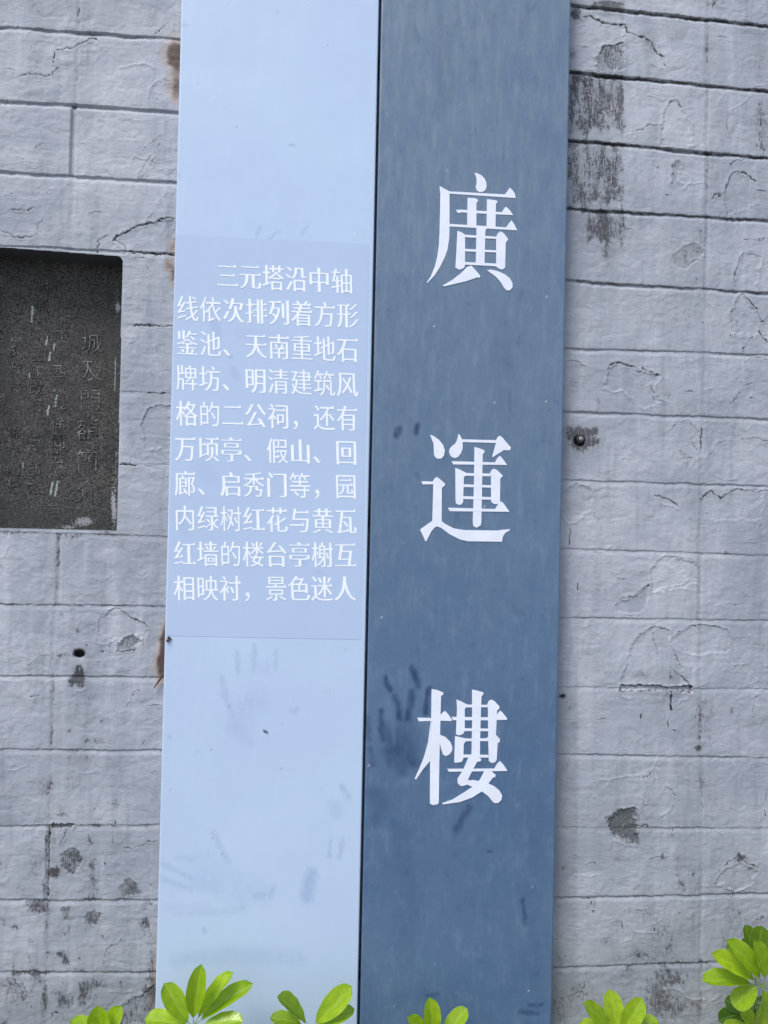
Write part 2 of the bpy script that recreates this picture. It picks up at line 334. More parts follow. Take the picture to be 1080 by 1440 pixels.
CRACKS = [  # tile, width (px), darkness, points
 ('A',1.0,1,[(310,370),(318,325),(332,292),(360,298),(390,280),(430,285),(465,255),(500,245),(530,232),(565,226)]),
 ('A',.9,.9,[(108,448),(150,435),(215,434),(265,445),(300,435),(320,420),(342,395)]),
 ('A',.7,.5,[(0,403),(70,405),(98,415)]),('A',1.0,.9,[(915,200),(935,175),(957,150)]),
 ('A',.7,.45,[(172,330),(200,305),(245,278)]),('A',.9,.8,[(0,605),(30,600),(42,582)]),
 ('A',1.6,1,[(461,50),(459,95)]),('A',.6,.5,[(940,490),(960,458),(995,478),(1000,500),(955,500)]),
 ('A',.6,.4,[(480,540),(505,525),(525,515)]),('A',.6,.35,[(560,290),(600,265),(660,262)]),
 ('B',.9,.8,[(203,130),(212,110),(235,95),(250,88)]),('B',.6,.5,[(243,15),(243,50)]),
 ('B',.8,.6,[(35,400),(50,388),(70,385),(78,400)]),('B',.9,.8,[(65,480),(120,478),(160,480),(195,462)]),
 ('B',.8,.6,[(240,400),(270,380),(300,365)]),('B',.8,.8,[(218,585),(225,555),(248,538)]),
 ('B',.9,.8,[(0,598),(40,612),(70,628),(130,636),(185,632),(215,616)]),
 ('B',1.,.9,[(570,725),(572,695),(590,675),(570,665),(600,640),(630,625)]),
 ('B',1.2,1,[(660,660),(690,630),(740,605),(790,578),(850,562),(900,552),(940,540),(985,523),(1020,530)]),
 ('B',.8,.7,[(670,660),(710,668),(735,695),(720,735)]),('B',1.6,1,[(740,718),(790,722),(850,728),(1020,738)]),
 ('B',.8,.7,[(520,495),(560,493),(590,487)]),('B',.7,.6,[(805,290),(830,240),(860,190),(900,150),(930,95)]),
 ('B',.7,.5,[(760,220),(800,170),(850,120),(900,80),(940,50)]),('B',.7,.5,[(830,290),(860,255),(890,200),(930,130)]),
 ('B',.8,.7,[(985,250),(1025,242)]),('B',.7,.6,[(930,440),(960,405),(985,380)]),
 ('B',.6,.5,[(60,115),(85,140),(110,175),(150,200),(210,215)]),('B',.6,.45,[(790,545),(830,548),(860,552)]),
 ('C',1.2,1,[(145,85),(175,78),(210,95),(240,112),(290,122),(355,128),(370,160),(410,178),(460,190),(490,210),(500,255),(530,280),(552,292)]),
 ('C',1.0,.8,[(210,290),(230,265),(250,232),(290,228),(330,215),(350,212)]),('C',.8,.7,[(88,150),(105,122),(130,118)]),
 ('C',.8,.7,[(110,230),(160,236)]),('C',.9,.8,[(390,670),(440,658),(480,632),(540,635)]),('C',.7,.35,[(540,635),(558,600),(560,560)]),
 ('C',1.0,.9,[(580,525),(590,518),(622,510),(650,548)]),('C',.7,.5,[(662,605),(685,620),(692,660)]),
 ('C',.7,.6,[(828,188),(850,183),(868,195)]),('C',.7,.6,[(550,320),(565,340)]),('C',.7,.5,[(480,320),(515,345),(540,350)]),
 ('D',.9,.8,[(892,110),(930,90),(1000,82),(1050,80),(1080,92)]),
 ('D',1.0,.8,[(862,235),(880,210),(890,170),(920,152),(950,148),(990,170),(1010,200)]),
 ('D',1.,.85,[(800,290),(820,262),(835,258),(838,275),(860,258)]),('D',.8,.7,[(1020,245),(1060,245),(1080,262)]),
 ('D',.8,.6,[(590,185),(600,150),(597,110),(620,98),(640,115)]),('D',.8,.6,[(585,205),(640,212)]),
 ('D',.8,.6,[(360,440),(390,438)]),('D',.8,.6,[(940,515),(960,495),(1030,497),(1080,485)]),
 ('D',.8,.6,[(908,700),(918,640),(940,585),(960,560),(1000,552)]),('D',.7,.5,[(1050,590),(1062,620),(1030,648)]),
 ('D',.9,.7,[(745,535),(762,548)]),
 ('E',.8,.6,[(888,145),(905,110),(925,70),(950,45)]),('E',1.0,.9,[(950,45),(980,75),(1020,125)]),('E',.8,.6,[(1020,125),(1045,190),(1080,160)]),
 ('E',.9,.8,[(1045,190),(1035,240),(1060,270),(1078,290)]),('E',.8,.7,[(945,335),(975,295),(1003,262)]),
 ('E',1.0,.9,[(268,435),(280,408),(315,390),(350,408),(415,422)]),('E',.6,.35,[(262,490),(265,445)]),
 ('E',.8,.7,[(440,420),(480,435),(510,458),(535,466)]),('E',.8,.7,[(408,443),(435,440)]),('E',.8,.6,[(485,505),(500,545)]),
 ('E',.7,.55,[(498,572),(520,583),(550,590)]),('E',.9,.8,[(655,540),(690,543),(697,552)]),
 ('E',.8,.6,[(958,400),(975,380),(1030,370),(1080,385)]),('E',.8,.7,[(955,520),(975,505),(1000,500)]),
 ('E',.8,.6,[(885,615),(910,580),(940,548)]),('E',.7,.5,[(985,570),(1030,590)]),('E',.7,.5,[(910,480),(940,495)]),
 ('E',.7,.6,[(580,745),(620,700),(680,688),(715,730),(730,745)]),('E',.9,.6,[(50,400),(90,378),(130,400),(155,412)]),
 ('E',1.,.8,[(745,730),(747,745)]),
 ('F',.7,.6,[(690,50),(705,90),(720,130)]),('F',1.2,.8,[(745,15),(740,110)]),
 ('F',.7,.4,[(775,150),(810,120),(830,75)]),('F',.8,.6,[(830,75),(880,72),(905,85),(950,65),(1010,58),(1080,75)]),
 ('F',1.1,.9,[(505,350),(535,352),(560,365),(600,380),(632,405)]),
 ('F',1.1,.85,[(742,362),(775,335),(800,328),(825,345),(840,365),(870,340),(910,320),(960,318)]),
 ('F',1.,.8,[(1005,312),(1040,320),(1080,322)]),('F',.7,.4,[(655,360),(668,310)]),('F',.8,.7,[(1030,512),(1048,495)]),
 ('F',.7,.4,[(970,578),(1020,572)]),('F',.7,.5,[(480,725),(520,690),(560,655),(620,665),(680,665),(722,695),(722,740)]),
 ('F',1.2,.8,[(80,520),(78,595)]),('F',.8,.5,[(50,330),(80,300),(120,290),(160,300),(190,318)]),
 ('G',.8,.6,[(305,190),(340,150),(380,142),(430,132),(455,95),(480,80)]),
 ('G',.9,.7,[(395,370),(430,335),(470,310),(505,288),(540,300),(580,315)]),
 ('G',.9,.55,[(590,355),(640,310),(690,290),(750,280),(820,292),(870,305),(885,330)]),
 ('G',.7,.5,[(500,320),(505,370),(520,410),(528,445)]),('G',.8,.6,[(585,390),(610,430),(635,490)]),
 ('G',1.2,.95,[(625,530),(650,555),(685,592)]),('G',.8,.5,[(905,352),(985,350)]),('G',.8,.6,[(1000,385),(1070,392)]),
 ('G',.7,.5,[(820,192),(870,190),(890,175),(915,185)]),('G',.7,.5,[(945,118),(972,140)]),
 ('G',.8,.5,[(1005,735),(1015,650),(1030,640)]),('G',1.2,.8,[(118,75),(122,105)]),('G',1.3,.9,[(590,620),(588,710)]),
 ('G',1.1,1,[(330,591),(688,596)]),('G',1.0,.8,[(688,592),(688,630)]),('G',.8,.7,[(330,618),(688,622)]),('G',.8,.6,[(330,590),(326,630)]),
 ('H',.8,.6,[(200,48),(240,40),(262,35)]),('H',.9,.8,[(436,15),(434,40)]),('H',1.1,.8,[(580,30),(576,82)]),
 ('H',1.,.8,[(595,98),(612,98)]),('H',.9,.7,[(450,330),(470,335),(500,300)]),('H',.6,.4,[(500,300),(515,270),(530,235)]),
 ('H',.7,.5,[(525,300),(520,330),(490,375),(450,350)]),('H',.7,.45,[(470,385),(455,430),(450,510),(470,560)]),
 ('H',.8,.6,[(560,385),(590,398),(615,430)]),('H',.8,.35,[(540,340),(620,335),(680,350),(740,360)]),
 ('H',1.,.8,[(1075,390),(1072,440)]),('H',.9,.7,[(1065,505),(1064,530)]),('H',.7,.45,[(745,380),(745,540)]),
 ('H',1.3,.9,[(385,578),(470,580),(478,598)]),('H',1.,.8,[(255,545),(290,520),(330,500),(360,495),(410,492)]),
 ('I',.8,.6,[(480,42),(510,20),(545,15)]),('I',.7,.5,[(65,30),(100,10),(135,20)]),('I',.8,.5,[(150,60),(190,45),(225,68)]),
 ('I',.8,.7,[(860,65),(885,35),(930,15),(970,50),(1035,75)]),('I',.6,.35,[(810,110),(850,80),(950,80)]),
 ('I',.7,.4,[(335,130),(370,122),(388,140)]),('I',.8,.6,[(410,285),(460,290),(485,325)]),('I',1.2,.8,[(500,375),(502,395)]),
 ('I',.8,.5,[(300,355),(335,340),(345,385)]),('I',.9,.5,[(1000,355),(1040,335),(1062,320)]),('I',.8,.5,[(60,370),(140,375)]),
 ('I',.8,.6,[(540,690),(560,712)]),('I',.9,.7,[(0,740),(60,730),(110,715),(150,680),(160,600)]),
 ('J',.8,.7,[(585,535),(600,505),(650,488),(690,478),(720,495),(770,540),(830,560),(865,585)]),
 ('J',.8,.5,[(540,310),(610,325),(660,290)]),('J',.6,.4,[(575,690),(580,630)]),('J',1.3,.9,[(690,735),(740,725),(785,722)]),
 ('K',.9,.8,[(178,328),(230,325)]),('K',.7,.5,[(155,155),(190,130),(240,92),(290,88)]),('K',.8,.7,[(515,360),(535,320)]),
 ('K',.8,.7,[(725,410),(745,380),(775,350),(778,310),(800,290),(825,300)]),('K',.7,.45,[(780,500),(795,440)]),
 ('K',.9,.7,[(830,610),(840,590)]),('K',.6,.5,[(555,140),(575,125),(590,135)]),('K',.7,.5,[(860,385),(940,378)]),
 ('L',.8,.75,[(725,470),(770,472),(800,460),(845,452),(865,430),(925,428)]),('L',.6,.4,[(635,430),(700,440)]),
 ('L',1.0,.85,[(288,340),(286,480),(280,745)]),('L',.9,.8,[(385,360),(370,400),(350,440)]),
 ('M',.8,.75,[(605,420),(612,385),(625,345),(650,330),(700,315),(720,290)]),('M',.6,.4,[(615,420),(618,475)]),
 ('M',1.3,.9,[(820,640),(860,600),(905,560)]),('M',1.1,.8,[(700,700),(760,650),(820,625)]),
 ('M',1.1,.8,[(305,745),(308,725),(325,718),(342,728)]),('M',.9,.6,[(455,690),(480,600),(470,540)]),('M',.9,.6,[(40,650),(60,560),(45,520)]),
 ('M',.8,.6,[(85,545),(130,545),(160,600),(150,660)]),('M',.9,.6,[(240,760),(265,700),(262,640)]),
 ('N',.9,.7,[(155,120),(175,150)]),('N',.8,.6,[(108,540),(120,500)]),('N',.7,.5,[(205,530),(212,475)]),
 ('N',.8,.6,[(180,650),(185,600)]),('N',.9,.65,[(135,885),(150,840),(175,800),(220,790),(270,792)]),
 ('N',.7,.5,[(190,1045),(190,1010),(210,1000)]),('N',.9,.7,[(105,72),(170,82)]),('N',.8,.6,[(222,1290),(225,1275),(240,1270),(250,1290)]),
 ('N',1.6,1,[(95,404),(200,404),(215,410)]),('N',1.,.7,[(215,408),(285,410)]),('N',1.3,.8,[(165,730),(245,732)]),('N',1.2,.9,[(30,1075),(110,1075)]),
]
RIDGES = [  # raised curled lips of old paint
 ('A',1.1,[(700,395),(740,390),(790,378),(840,372),(880,385),(900,400)]),('A',1.3,[(862,570),(875,525),(900,490),(925,470)]),
 ('E',1.1,[(250,530),(290,545),(345,535),(375,570),(410,580),(440,625)]),('F',1.2,[(510,362),(540,395),(590,400),(625,415)]),
 ('F',1.1,[(70,490),(110,485),(150,455)]),('G',1.3,[(495,122),(560,95),(640,82),(680,55)]),('G',1.2,[(590,390),(630,420),(680,432)]),
 ('G',1.2,[(860,450),(910,488),(960,482)]),('G',1.2,[(325,615),(340,645),(380,655)]),('H',1.3,[(230,350),(330,335),(430,325)]),
 ('H',1.2,[(540,530),(590,500),(600,470)]),('I',1.1,[(100,110),(170,118),(240,105)]),('I',1.2,[(815,140),(850,175),(910,190),(960,180)]),
 ('I',1.1,[(380,360),(410,400),(500,400)]),('I',1.4,[(555,690),(600,680),(640,700),(690,742),(760,740)]),('I',1.1,[(795,745),(840,715)]),
 ('J',1.3,[(690,690),(720,650),(760,630),(800,640)]),('D',1.,[(640,210),(700,212),(750,205)]),('H',1.4,[(300,650),(350,675),(410,685)]),
 ('G',1.,[(600,700),(640,665),(680,655)]),('L',1.,[(495,655),(540,660)]),('K',1.1,[(440,290),(480,300),(505,285)]),
 ('M',1.1,[(640,600),(720,605),(775,600)]),('D',1.1,[(680,620),(710,590),(755,570)]),('F',1.,[(820,250),(850,265),(930,268)]),
]
FLAKES = [  # where a coat has come away: tile, depth mm, grime, tone, outline
 ('E',1.0,0,.5,[(268,435),(315,390),(415,422),(535,466),(500,545),(545,590),(440,625),(345,535),(255,530)]),
 ('D',1.2,.35,.45,[(597,110),(620,98),(642,115),(632,205),(590,205),(600,150)]),
 ('D',.9,.55,.42,[(600,590),(650,525),(700,510),(760,545),(740,585),(680,635),(620,640)]),
 ('G',1.0,0,.5,[(395,370),(505,288),(580,315),(590,390),(635,490),(685,592),(330,592),(370,450)]),
 ('X',1.0,0,.58,[(913,801),(935,782),(981,793),(981,815),(965,825),(918,833)]),
 ('G',1.0,.2,.42,[(305,190),(380,142),(455,95),(480,80),(470,200),(430,228),(330,225)]),
 ('I',1.1,0,.5,[(815,140),(850,80),(950,60),(1030,90),(1000,150),(910,190)]),
 ('C',1.0,.75,.45,[(210,290),(250,232),(350,212),(355,350),(225,355)]),
 ('C',1.0,.05,.53,[(90,120),(175,82),(240,112),(350,130),(355,205),(250,230),(205,290),(215,350),(85,340)]),
 ('F',.9,.2,.38,[(630,110),(665,150),(700,155),(680,200),(660,190)]),
 ('J',2.2,.55,.35,[(690,735),(690,690),(730,645),(780,635),(820,670),(790,715)]),
 ('F',.9,.1,.45,[(50,330),(120,290),(190,318),(180,420),(80,490),(40,440)]),
 ('D',.8,0,.5,[(862,235),(890,170),(950,148),(1020,200),(1030,300),(870,380)]),
 ('D',.8,0,.52,[(918,640),(960,560),(1050,590),(1030,648),(1020,756),(908,756)]),
 ('C',.9,0,.55,[(540,635),(560,560),(590,518),(622,510),(690,640),(695,740),(540,740)]),
 ('H',3.0,.85,.45,[(262,548),(300,512),(360,490),(415,495),(412,585),(395,600),(425,640),(410,665),(350,655),(285,610)]),
 ('E',.9,0,.5,[(888,145),(950,45),(1045,190),(1035,240),(1003,262),(900,250)]),
 ('G',4.5,.15,.55,[(332,592),(688,596),(688,620),(332,616)]),
 ('G',.9,.1,.52,[(590,355),(690,290),(750,280),(870,305),(885,420),(700,430)]),
 ('L',3.0,.95,.25,[(303,330),(430,332),(430,352),(303,348)]),
 ('L',.9,.6,.45,[(360,500),(440,470),(490,540),(440,630),(350,580)]),
 ('L',1.2,.7,.4,[(700,680),(750,650),(800,690),(835,740),(710,745)]),
 ('M',1.0,.5,.45,[(150,75),(290,75),(270,140),(180,145)]),('M',1.1,.75,.4,[(360,115),(415,110),(400,190),(370,185)]),
 ('M',1.1,.5,.42,[(495,160),(545,120),(590,150),(560,215),(505,200)]),
 ('M',1.3,.25,.46,[(700,700),(820,625),(905,560),(905,790),(690,790)]),
 ('N',.9,0,.47,[(135,885),(150,840),(175,800),(270,792),(262,1000),(150,1000)]),
 ('J',.9,0,.55,[(585,535),(650,488),(690,478),(770,540),(865,585),(860,690),(800,640),(700,660),(570,680)]),
 ('F',.8,0,.53,[(742,362),(800,328),(840,365),(910,320),(1060,322),(1045,470),(780,470)]),
 ('B',.9,0,.5,[(660,660),(740,605),(850,562),(1020,530),(1020,738),(735,718)]),
]
BLOBS = [  # tile, cx, cy, rx, ry, density
 ('C',270,15,90,14,.9),('C',100,80,30,40,.7),('C',480,225,28,50,.7),('C',580,150,60,60,.34),('C',660,180,60,40,.25),
 ('C',775,280,12,140,.62),('C',1042,290,20,130,.5),('C',870,655,65,55,.5),('C',1050,620,40,140,.72),('C',560,705,50,35,.42),
 ('C',820,15,45,25,.65),('C',700,5,45,16,.5),('C',900,575,45,16,.4),('C',90,270,20,25,.7),('C',775,560,10,100,.35),('C',640,110,60,14,.4),
 ('D',265,560,14,70,.75),('D',450,275,60,45,.3),('D',745,470,36,55,.42),('D',772,180,9,130,.6),('D',1045,20,45,22,.6),
 ('D',250,440,90,80,.45),('D',560,80,30,30,.3),('D',1010,270,30,30,.3),('D',1035,350,20,14,.5),('D',518,130,5,5,1.2),('D',570,268,6,8,1.),('D',716,694,6,9,1.),
 ('E',100,480,70,100,.25),('E',225,600,14,34,.6),('E',498,115,6,8,.9),('E',758,108,5,8,1.2),('E',758,190,5,8,1.2),('E',120,745,80,25,.9),
 ('E',110,90,70,90,.2),('E',735,745,40,8,.3),
 ('F',130,68,44,44,3.0),('F',200,72,30,30,1.),('F',200,20,22,14,.8),('F',75,40,30,22,.6),('F',205,400,16,75,.62),('F',230,500,14,90,.4),('F',120,180,90,70,.25),
 ('F',860,160,8,60,.3),('F',868,630,14,16,.5),('F',840,240,30,20,.3),
 ('G',440,540,42,24,.6),('G',590,535,36,50,.7),('G',560,640,60,26,.62),('G',200,490,45,35,.3),('G',760,690,70,60,.42),('G',735,110,6,110,.35),
 ('G',900,712,10,8,.9),('G',40,645,16,12,1.4),('G',60,690,30,40,.3),('G',530,700,30,30,.3),('G',240,745,30,10,.6),
 ('H',745,90,60,120,.42),('H',735,185,16,12,2.2),('H',745,360,56,56,.42),('H',350,560,80,70,.7),('H',400,640,35,32,.8),('H',192,280,9,34,.6),
 ('H',617,316,8,8,1.1),('H',648,130,6,8,.8),('H',900,5,8,6,.9),('H',550,735,14,14,.9),('H',940,745,20,14,.9),('H',70,100,60,160,.22),('H',40,320,60,120,.2),('H',50,460,6,10,.8),('H',1030,60,50,50,.25),('H',800,420,30,30,.35),
 ('I',940,25,20,20,2.),('I',545,12,10,14,.8),('I',470,66,5,6,1.2),('I',985,85,28,60,.5),('I',630,90,30,110,.42),('I',645,170,14,24,.6),('I',708,105,6,14,.9),
 ('I',930,310,60,120,.42),('I',870,430,60,90,.3),('I',590,620,100,70,.7),('I',520,740,60,80,.7),('I',428,490,24,40,.6),('I',265,450,40,28,.55),
 ('I',540,400,80,110,.32),('I',600,790,150,70,.5),('I',120,700,90,80,.5),('I',60,120,60,70,.3),('I',110,290,60,40,.35),('I',630,308,10,8,.8),('I',195,296,5,6,1.2),
 ('I',30,530,40,40,.45),('I',720,150,40,30,.35),('I',330,800,120,60,.3),('I',30,800,60,60,.5),('I',430,520,60,20,.4),
 ('J',420,58,55,16,.85),('J',338,130,8,110,.5),('J',590,410,58,34,.55),('J',640,240,60,45,.32),('J',712,90,20,50,.42),('J',455,608,26,12,.95),
 ('J',545,605,14,9,.8),('J',500,700,60,14,.5),('J',625,688,24,16,.55),('J',10,237,12,12,.6),('J',620,30,90,22,.42),('J',358,512,6,16,.8),('J',460,735,30,14,1.2),
 ('J',265,525,20,20,.4),('J',680,340,6,14,.8),('J',762,252,4,6,.9),('J',300,690,30,10,.4),('J',60,45,60,14,.4),
 ('K',460,82,32,22,1.5),('K',460,180,22,28,3.0),('K',465,222,24,26,3.0),('K',435,245,38,26,1.6),('K',485,268,20,16,1.),('K',450,370,65,55,.46),('K',308,285,12,40,.5),
 ('K',410,525,20,16,.7),('K',600,475,14,16,.8),('K',498,598,28,20,.8),('K',580,590,42,30,.65),('K',440,655,60,16,.62),('K',420,705,42,30,.75),
 ('K',500,690,28,18,.7),('K',835,352,26,26,.5),('K',370,88,60,10,.5),('K',600,70,60,14,.45),('K',502,36,9,7,1.),('K',308,170,5,5,1.1),('K',640,700,20,10,.4),('K',300,560,8,60,.4),('K',500,500,90,60,.2),
 ('L',262,95,60,55,.6),('L',410,45,34,36,.62),('L',568,85,20,20,.6),('L',330,430,40,50,.6),('L',530,430,20,22,.9),('L',420,560,60,60,.3),
 ('L',215,570,46,70,.52),('L',318,612,28,20,2.),('L',540,710,34,50,.7),('L',770,700,40,40,.5),('L',612,560,9,9,1.),('L',590,497,7,8,1.),
 ('L',255,690,10,45,.8),('L',268,450,7,60,.5),('L',370,278,28,20,.6),('L',318,720,40,12,.7),('L',645,636,7,6,.9),('L',40,590,8,8,.7),('L',570,335,90,8,.8),('L',540,545,20,40,.4),('L',640,400,60,20,.15),
 ('M',225,108,60,30,.4),('M',405,225,6,30,.6),('M',388,265,20,18,1.),('M',365,388,45,30,.9),('M',385,425,20,20,1.6),('M',85,225,26,20,.85),
 ('M',600,275,14,18,.8),('M',265,205,12,16,.5),('M',265,275,14,18,.5),('M',460,400,18,16,.75),('M',435,460,18,12,.8),('M',855,220,24,70,.95),('M',890,430,18,80,.6),
 ('M',165,492,74,9,1.3),('M',110,600,80,110,.5),('M',258,640,20,100,.55),('M',390,640,40,44,.75),('M',485,640,20,80,.7),('M',580,545,40,30,.85),
 ('M',700,770,120,60,.5),('M',20,190,36,50,.35),('M',880,620,40,110,.75),('M',235,540,20,16,.7),('M',330,600,30,10,.6),('M',340,570,50,30,.4),('M',720,60,30,14,.9),('M',860,90,40,10,.8),
 ('M',540,60,60,8,.8),('M',20,560,60,40,.4),('M',350,740,60,60,.4),('M',600,640,60,80,.25),('M',170,420,10,60,.35),('M',85,440,7,40,.4),('M',490,235,20,12,.6),('M',535,340,20,14,.5),('M',795,568,10,5,1.),
 ('N',190,110,26,30,.42),('N',283,150,10,40,.6),('N',70,270,4,4,1.1),('N',120,300,12,16,.35),
 ('B',320,640,50,40,.25),('B',425,593,5,5,1.),('B',540,583,5,5,1.),('B',990,523,8,6,1.2),('A',560,303,5,4,1.),('A',775,158,6,3,1.),('A',990,105,34,30,.35),
]
RECTS = [  # streaked dirty bands with a hard right-hand edge: x0 x1 y0 y1 density
 (834,879,2,26,.62),(800,879,104,193,1.05),(798,878,201,296,.85),(826,880,296,345,.75),(845,878,345,372,.3),(803,816,8,30,.7),(798,830,296,345,.25)]
RUST = [('A',1045,340,70,85,1.35),('A',1030,500,60,70,.9),('A',1000,300,70,60,.5),('A',1020,190,70,60,.30),('A',1035,580,40,50,.45),
        ('B',1015,690,50,55,.75),('N',262,110,26,40,.75),('N',285,170,14,60,.8),('X',233,900,9,30,.95),('X',230,930,9,30,.8),('X',222,940,12,30,.5),('X',237,800,5,80,.4),
        ('M',905,560,30,90,.65),('M',895,680,26,80,.6),('M',880,440,30,40,.35),('X',216,1330,5,60,.4),('A',600,205,400,8,.16),('C',40,30,60,60,.1)]

# ------------------------------------------------------------------ wall courses (heights at four places across)
XS = [0, 250, 800, 1080]
ROWS = [(-62, -45, 5.5, 36), (37.5, 55, 100, 128), (141, 157, 196, 222), (241, 256, 293, 310), (345, 357, 394.5, 412),
        (448, 458, 490, 499), (546, 553, 579, 590), (648, 654, 675, 684), (748, 755, 772, 781), (849.6, 853, 869, 873),
        (950.6, 953, 966, 969), (1054, 1056, 1060.5, 1066), (1162, 1160, 1164, 1165), (1266, 1266, 1262, 1257), (1367, 1367, 1360.5, 1351)]
pl = [[atx(x, y) for x, y in zip(XS, r)] for r in ROWS]
H = float(np.mean([(pl[0][i][1] - pl[-1][i][1]) / 14 for i in range(4)]))
LINES = []
for p in pl:
    xs = [q[0] for q in p]; zs = [q[1] for q in p]; mz = float(np.mean(zs))
    LINES.append(([-3.0, xs[0] - 0.4] + xs + [xs[3] + 0.4, 3.0], [mz, 0.5 * mz + 0.5 * zs[0]] + zs + [0.5 * mz + 0.5 * zs[3], mz]))
top = float(np.mean(LINES[0][1])); bot = float(np.mean(LINES[-1][1]))
for k in range(1, 7): LINES.insert(0, ([-3.0, 3.0], [top + k * H] * 2))
NTOP = 6
k = 1
while bot - k * H > 0.05:
    LINES.append(([-3.0, 3.0], [bot - k * H] * 2)); k += 1
LINES.append(([-3.0, 3.0], [-0.05] * 2))
def zline(i, X): return np.interp(X, LINES[i][0], LINES[i][1])
# groove depth (mm), darkness and wander of each traced course, left and right of the sign
GJ = {0: (5, .7, 6.5, 1.0), 1: (5.5, .55, 6.5, 1.0), 2: (5.5, .35, 6.5, .95), 3: (5.0, .4, 5.5, .85), 4: (2.5, .4, 4.5, .75), 5: (.8, .1, 3.0, .52),
      6: (.7, .1, 2.8, .45), 7: (.8, .1, 2.4, .42), 8: (1.2, .5, 1.6, .45), 9: (1.3, .66, 1.8, .5), 10: (1.8, .45, 1.1, .12), 11: (1.9, .45, 2.4, .40),
      12: (1.9, .3, 1.5, .28), 13: (2.3, .5, 2.3, .5), 14: (2.4, .6, 2.2, .55)}
# stack joints: traced x (at the course's middle) and depth per course, left and right
VJ = {0: (111, .8, 995, 0.9), 1: (107, .8, 995, 1.4), 2: (101, 6., 995, 1.2), 3: (99, .7, 994, 1.5), 4: (96, .5, 991, 0.9), 5: (93, 0, 990, 0.9), 6: (90, 0, 987, 0.9), 7: (86, .0, 985, 0.9),
      8: (81, 2.0, 984, 1.8), 9: (74, .8, 984, 0.9), 10: (73, 1.0, 985, 0.9), 11: (70, .4, 986, 0.9), 12: (67, 2.2, 986, 0.9), 13: (66, .2, 985, 0.9), 14: (62, .4, 985, 0.9)}
VGR = {(8, 0): .35, (2, 0): .12, (10, 0): .3, (12, 0): .3}

NX0, NX1 = atx(-70, 400)[0], atx(168, 550)[0]
NZT_L = atx(0, 347)[1]; NZT_R = atx(172, 360)[1]; NZB = atx(100, 746)[1]
nr_top = atx(172.5, 362)[0]; nr_bot = atx(164.5, 746)[0]
def niche_sd(X, Z):
    """> 0 inside the niche, in metres."""
    xr = nr_bot + (nr_top - nr_bot) * np.clip((Z - NZB) / (NZT_R - NZB), 0, 1.2)
    x0 = atx(0, 350)[0]
    zt = NZT_L + (NZT_R - NZT_L) * (X - x0) / (nr_top - x0)
    a = xr - X; b = zt - Z; c = Z - NZB; d = X - NX0
    s = np.minimum(np.minimum(a, b), np.minimum(c, d))
    r = 0.012
    cr = r - np.sqrt(np.maximum(r - a, 0) ** 2 + np.maximum(r - b, 0) ** 2)
    return np.where((a < r) & (b < r), np.minimum(s, cr), s)

def seg_dist(PX, PY, pts):
    d = np.full(PX.shape, 1e9)
    for (ax, ay), (bx, by) in zip(pts[:-1], pts[1:]):
        vx, vy = bx - ax, by - ay; L = vx * vx + vy * vy + 1e-9
        t = np.clip(((PX - ax) * vx + (PY - ay) * vy) / L, 0, 1)
        d = np.minimum(d, np.hypot(PX - ax - t * vx, PY - ay - t * vy))
    return d
def inside(PX, PY, pts):
    r = np.zeros(PX.shape, bool)
    for (ax, ay), (bx, by) in zip(pts, pts[1:] + pts[:1]):
        c = (ay > PY) != (by > PY)
        with np.errstate(divide='ignore', invalid='ignore'):
            xi = (bx - ax) * (PY - ay) / (by - ay + 1e-12) + ax
        r ^= c & (PX < xi)
    return r

TC = [(w_, d_, tp(k_, p_)) for k_, w_, d_, p_ in CRACKS]
TR = [(w_, tp(k_, p_)) for k_, w_, p_ in RIDGES]
TF = [(a, b, c, tp(k_, p_)) for k_, a, b, c, p_ in FLAKES]
TB = [(*tp(k_, [(x, y)])[0], rx / T[k_][2], ry / T[k_][2], s) for k_, x, y, rx, ry, s in BLOBS]
TRU = [(*tp(k_, [(x, y)])[0], rx / T[k_][2], ry / T[k_][2], s) for k_, x, y, rx, ry, s in RUST]
# small hairline cracks and pocks all over, so no area is blank
rr = random.Random(3)
for _ in range(150):
    x = rr.uniform(-60, 245) if rr.random() < 0.5 else rr.uniform(785, 1150); y = rr.uniform(-60, 1500)
    a = rr.uniform(-0.9, 0.9) + (PI / 2 if rr.random() < 0.2 else 0); p = [(x, y)]
    for _k in range(rr.randint(2, 7)):
        a += rr.uniform(-0.9, 0.9); s = rr.uniform(3, 8); p.append((p[-1][0] + s * math.cos(a), p[-1][1] + s * math.sin(a)))
    if rr.random() < 0.7: TC.append((rr.uniform(.4, .65), rr.uniform(.15, .5), p))
    else: TR.append((rr.uniform(.7, 1.1), p))
for _ in range(200):
    x = rr.uniform(-60, 245) if rr.random() < 0.55 else rr.uniform(785, 1150); y = rr.uniform(-60, 1500)
    r_ = rr.uniform(.6, 2.2) if rr.random() < .7 else rr.uniform(3, 9)
    TB.append((x, y, r_, r_ * rr.uniform(.6, 1.6), rr.uniform(.3, .8) if r_ < 3 else rr.uniform(.12, .4)))
# more mildew towards the foot of the wall, as in the photograph
for _ in range(150):
    x = rr.uniform(-40, 222) if rr.random() < 0.6 else rr.uniform(780, 1120); y = 1470 - 400 * rr.random() ** 1.6
    r_ = rr.uniform(2.5, 9); TB.append((x, y, r_, r_ * rr.uniform(.7, 2.0), rr.uniform(.2, .55)))

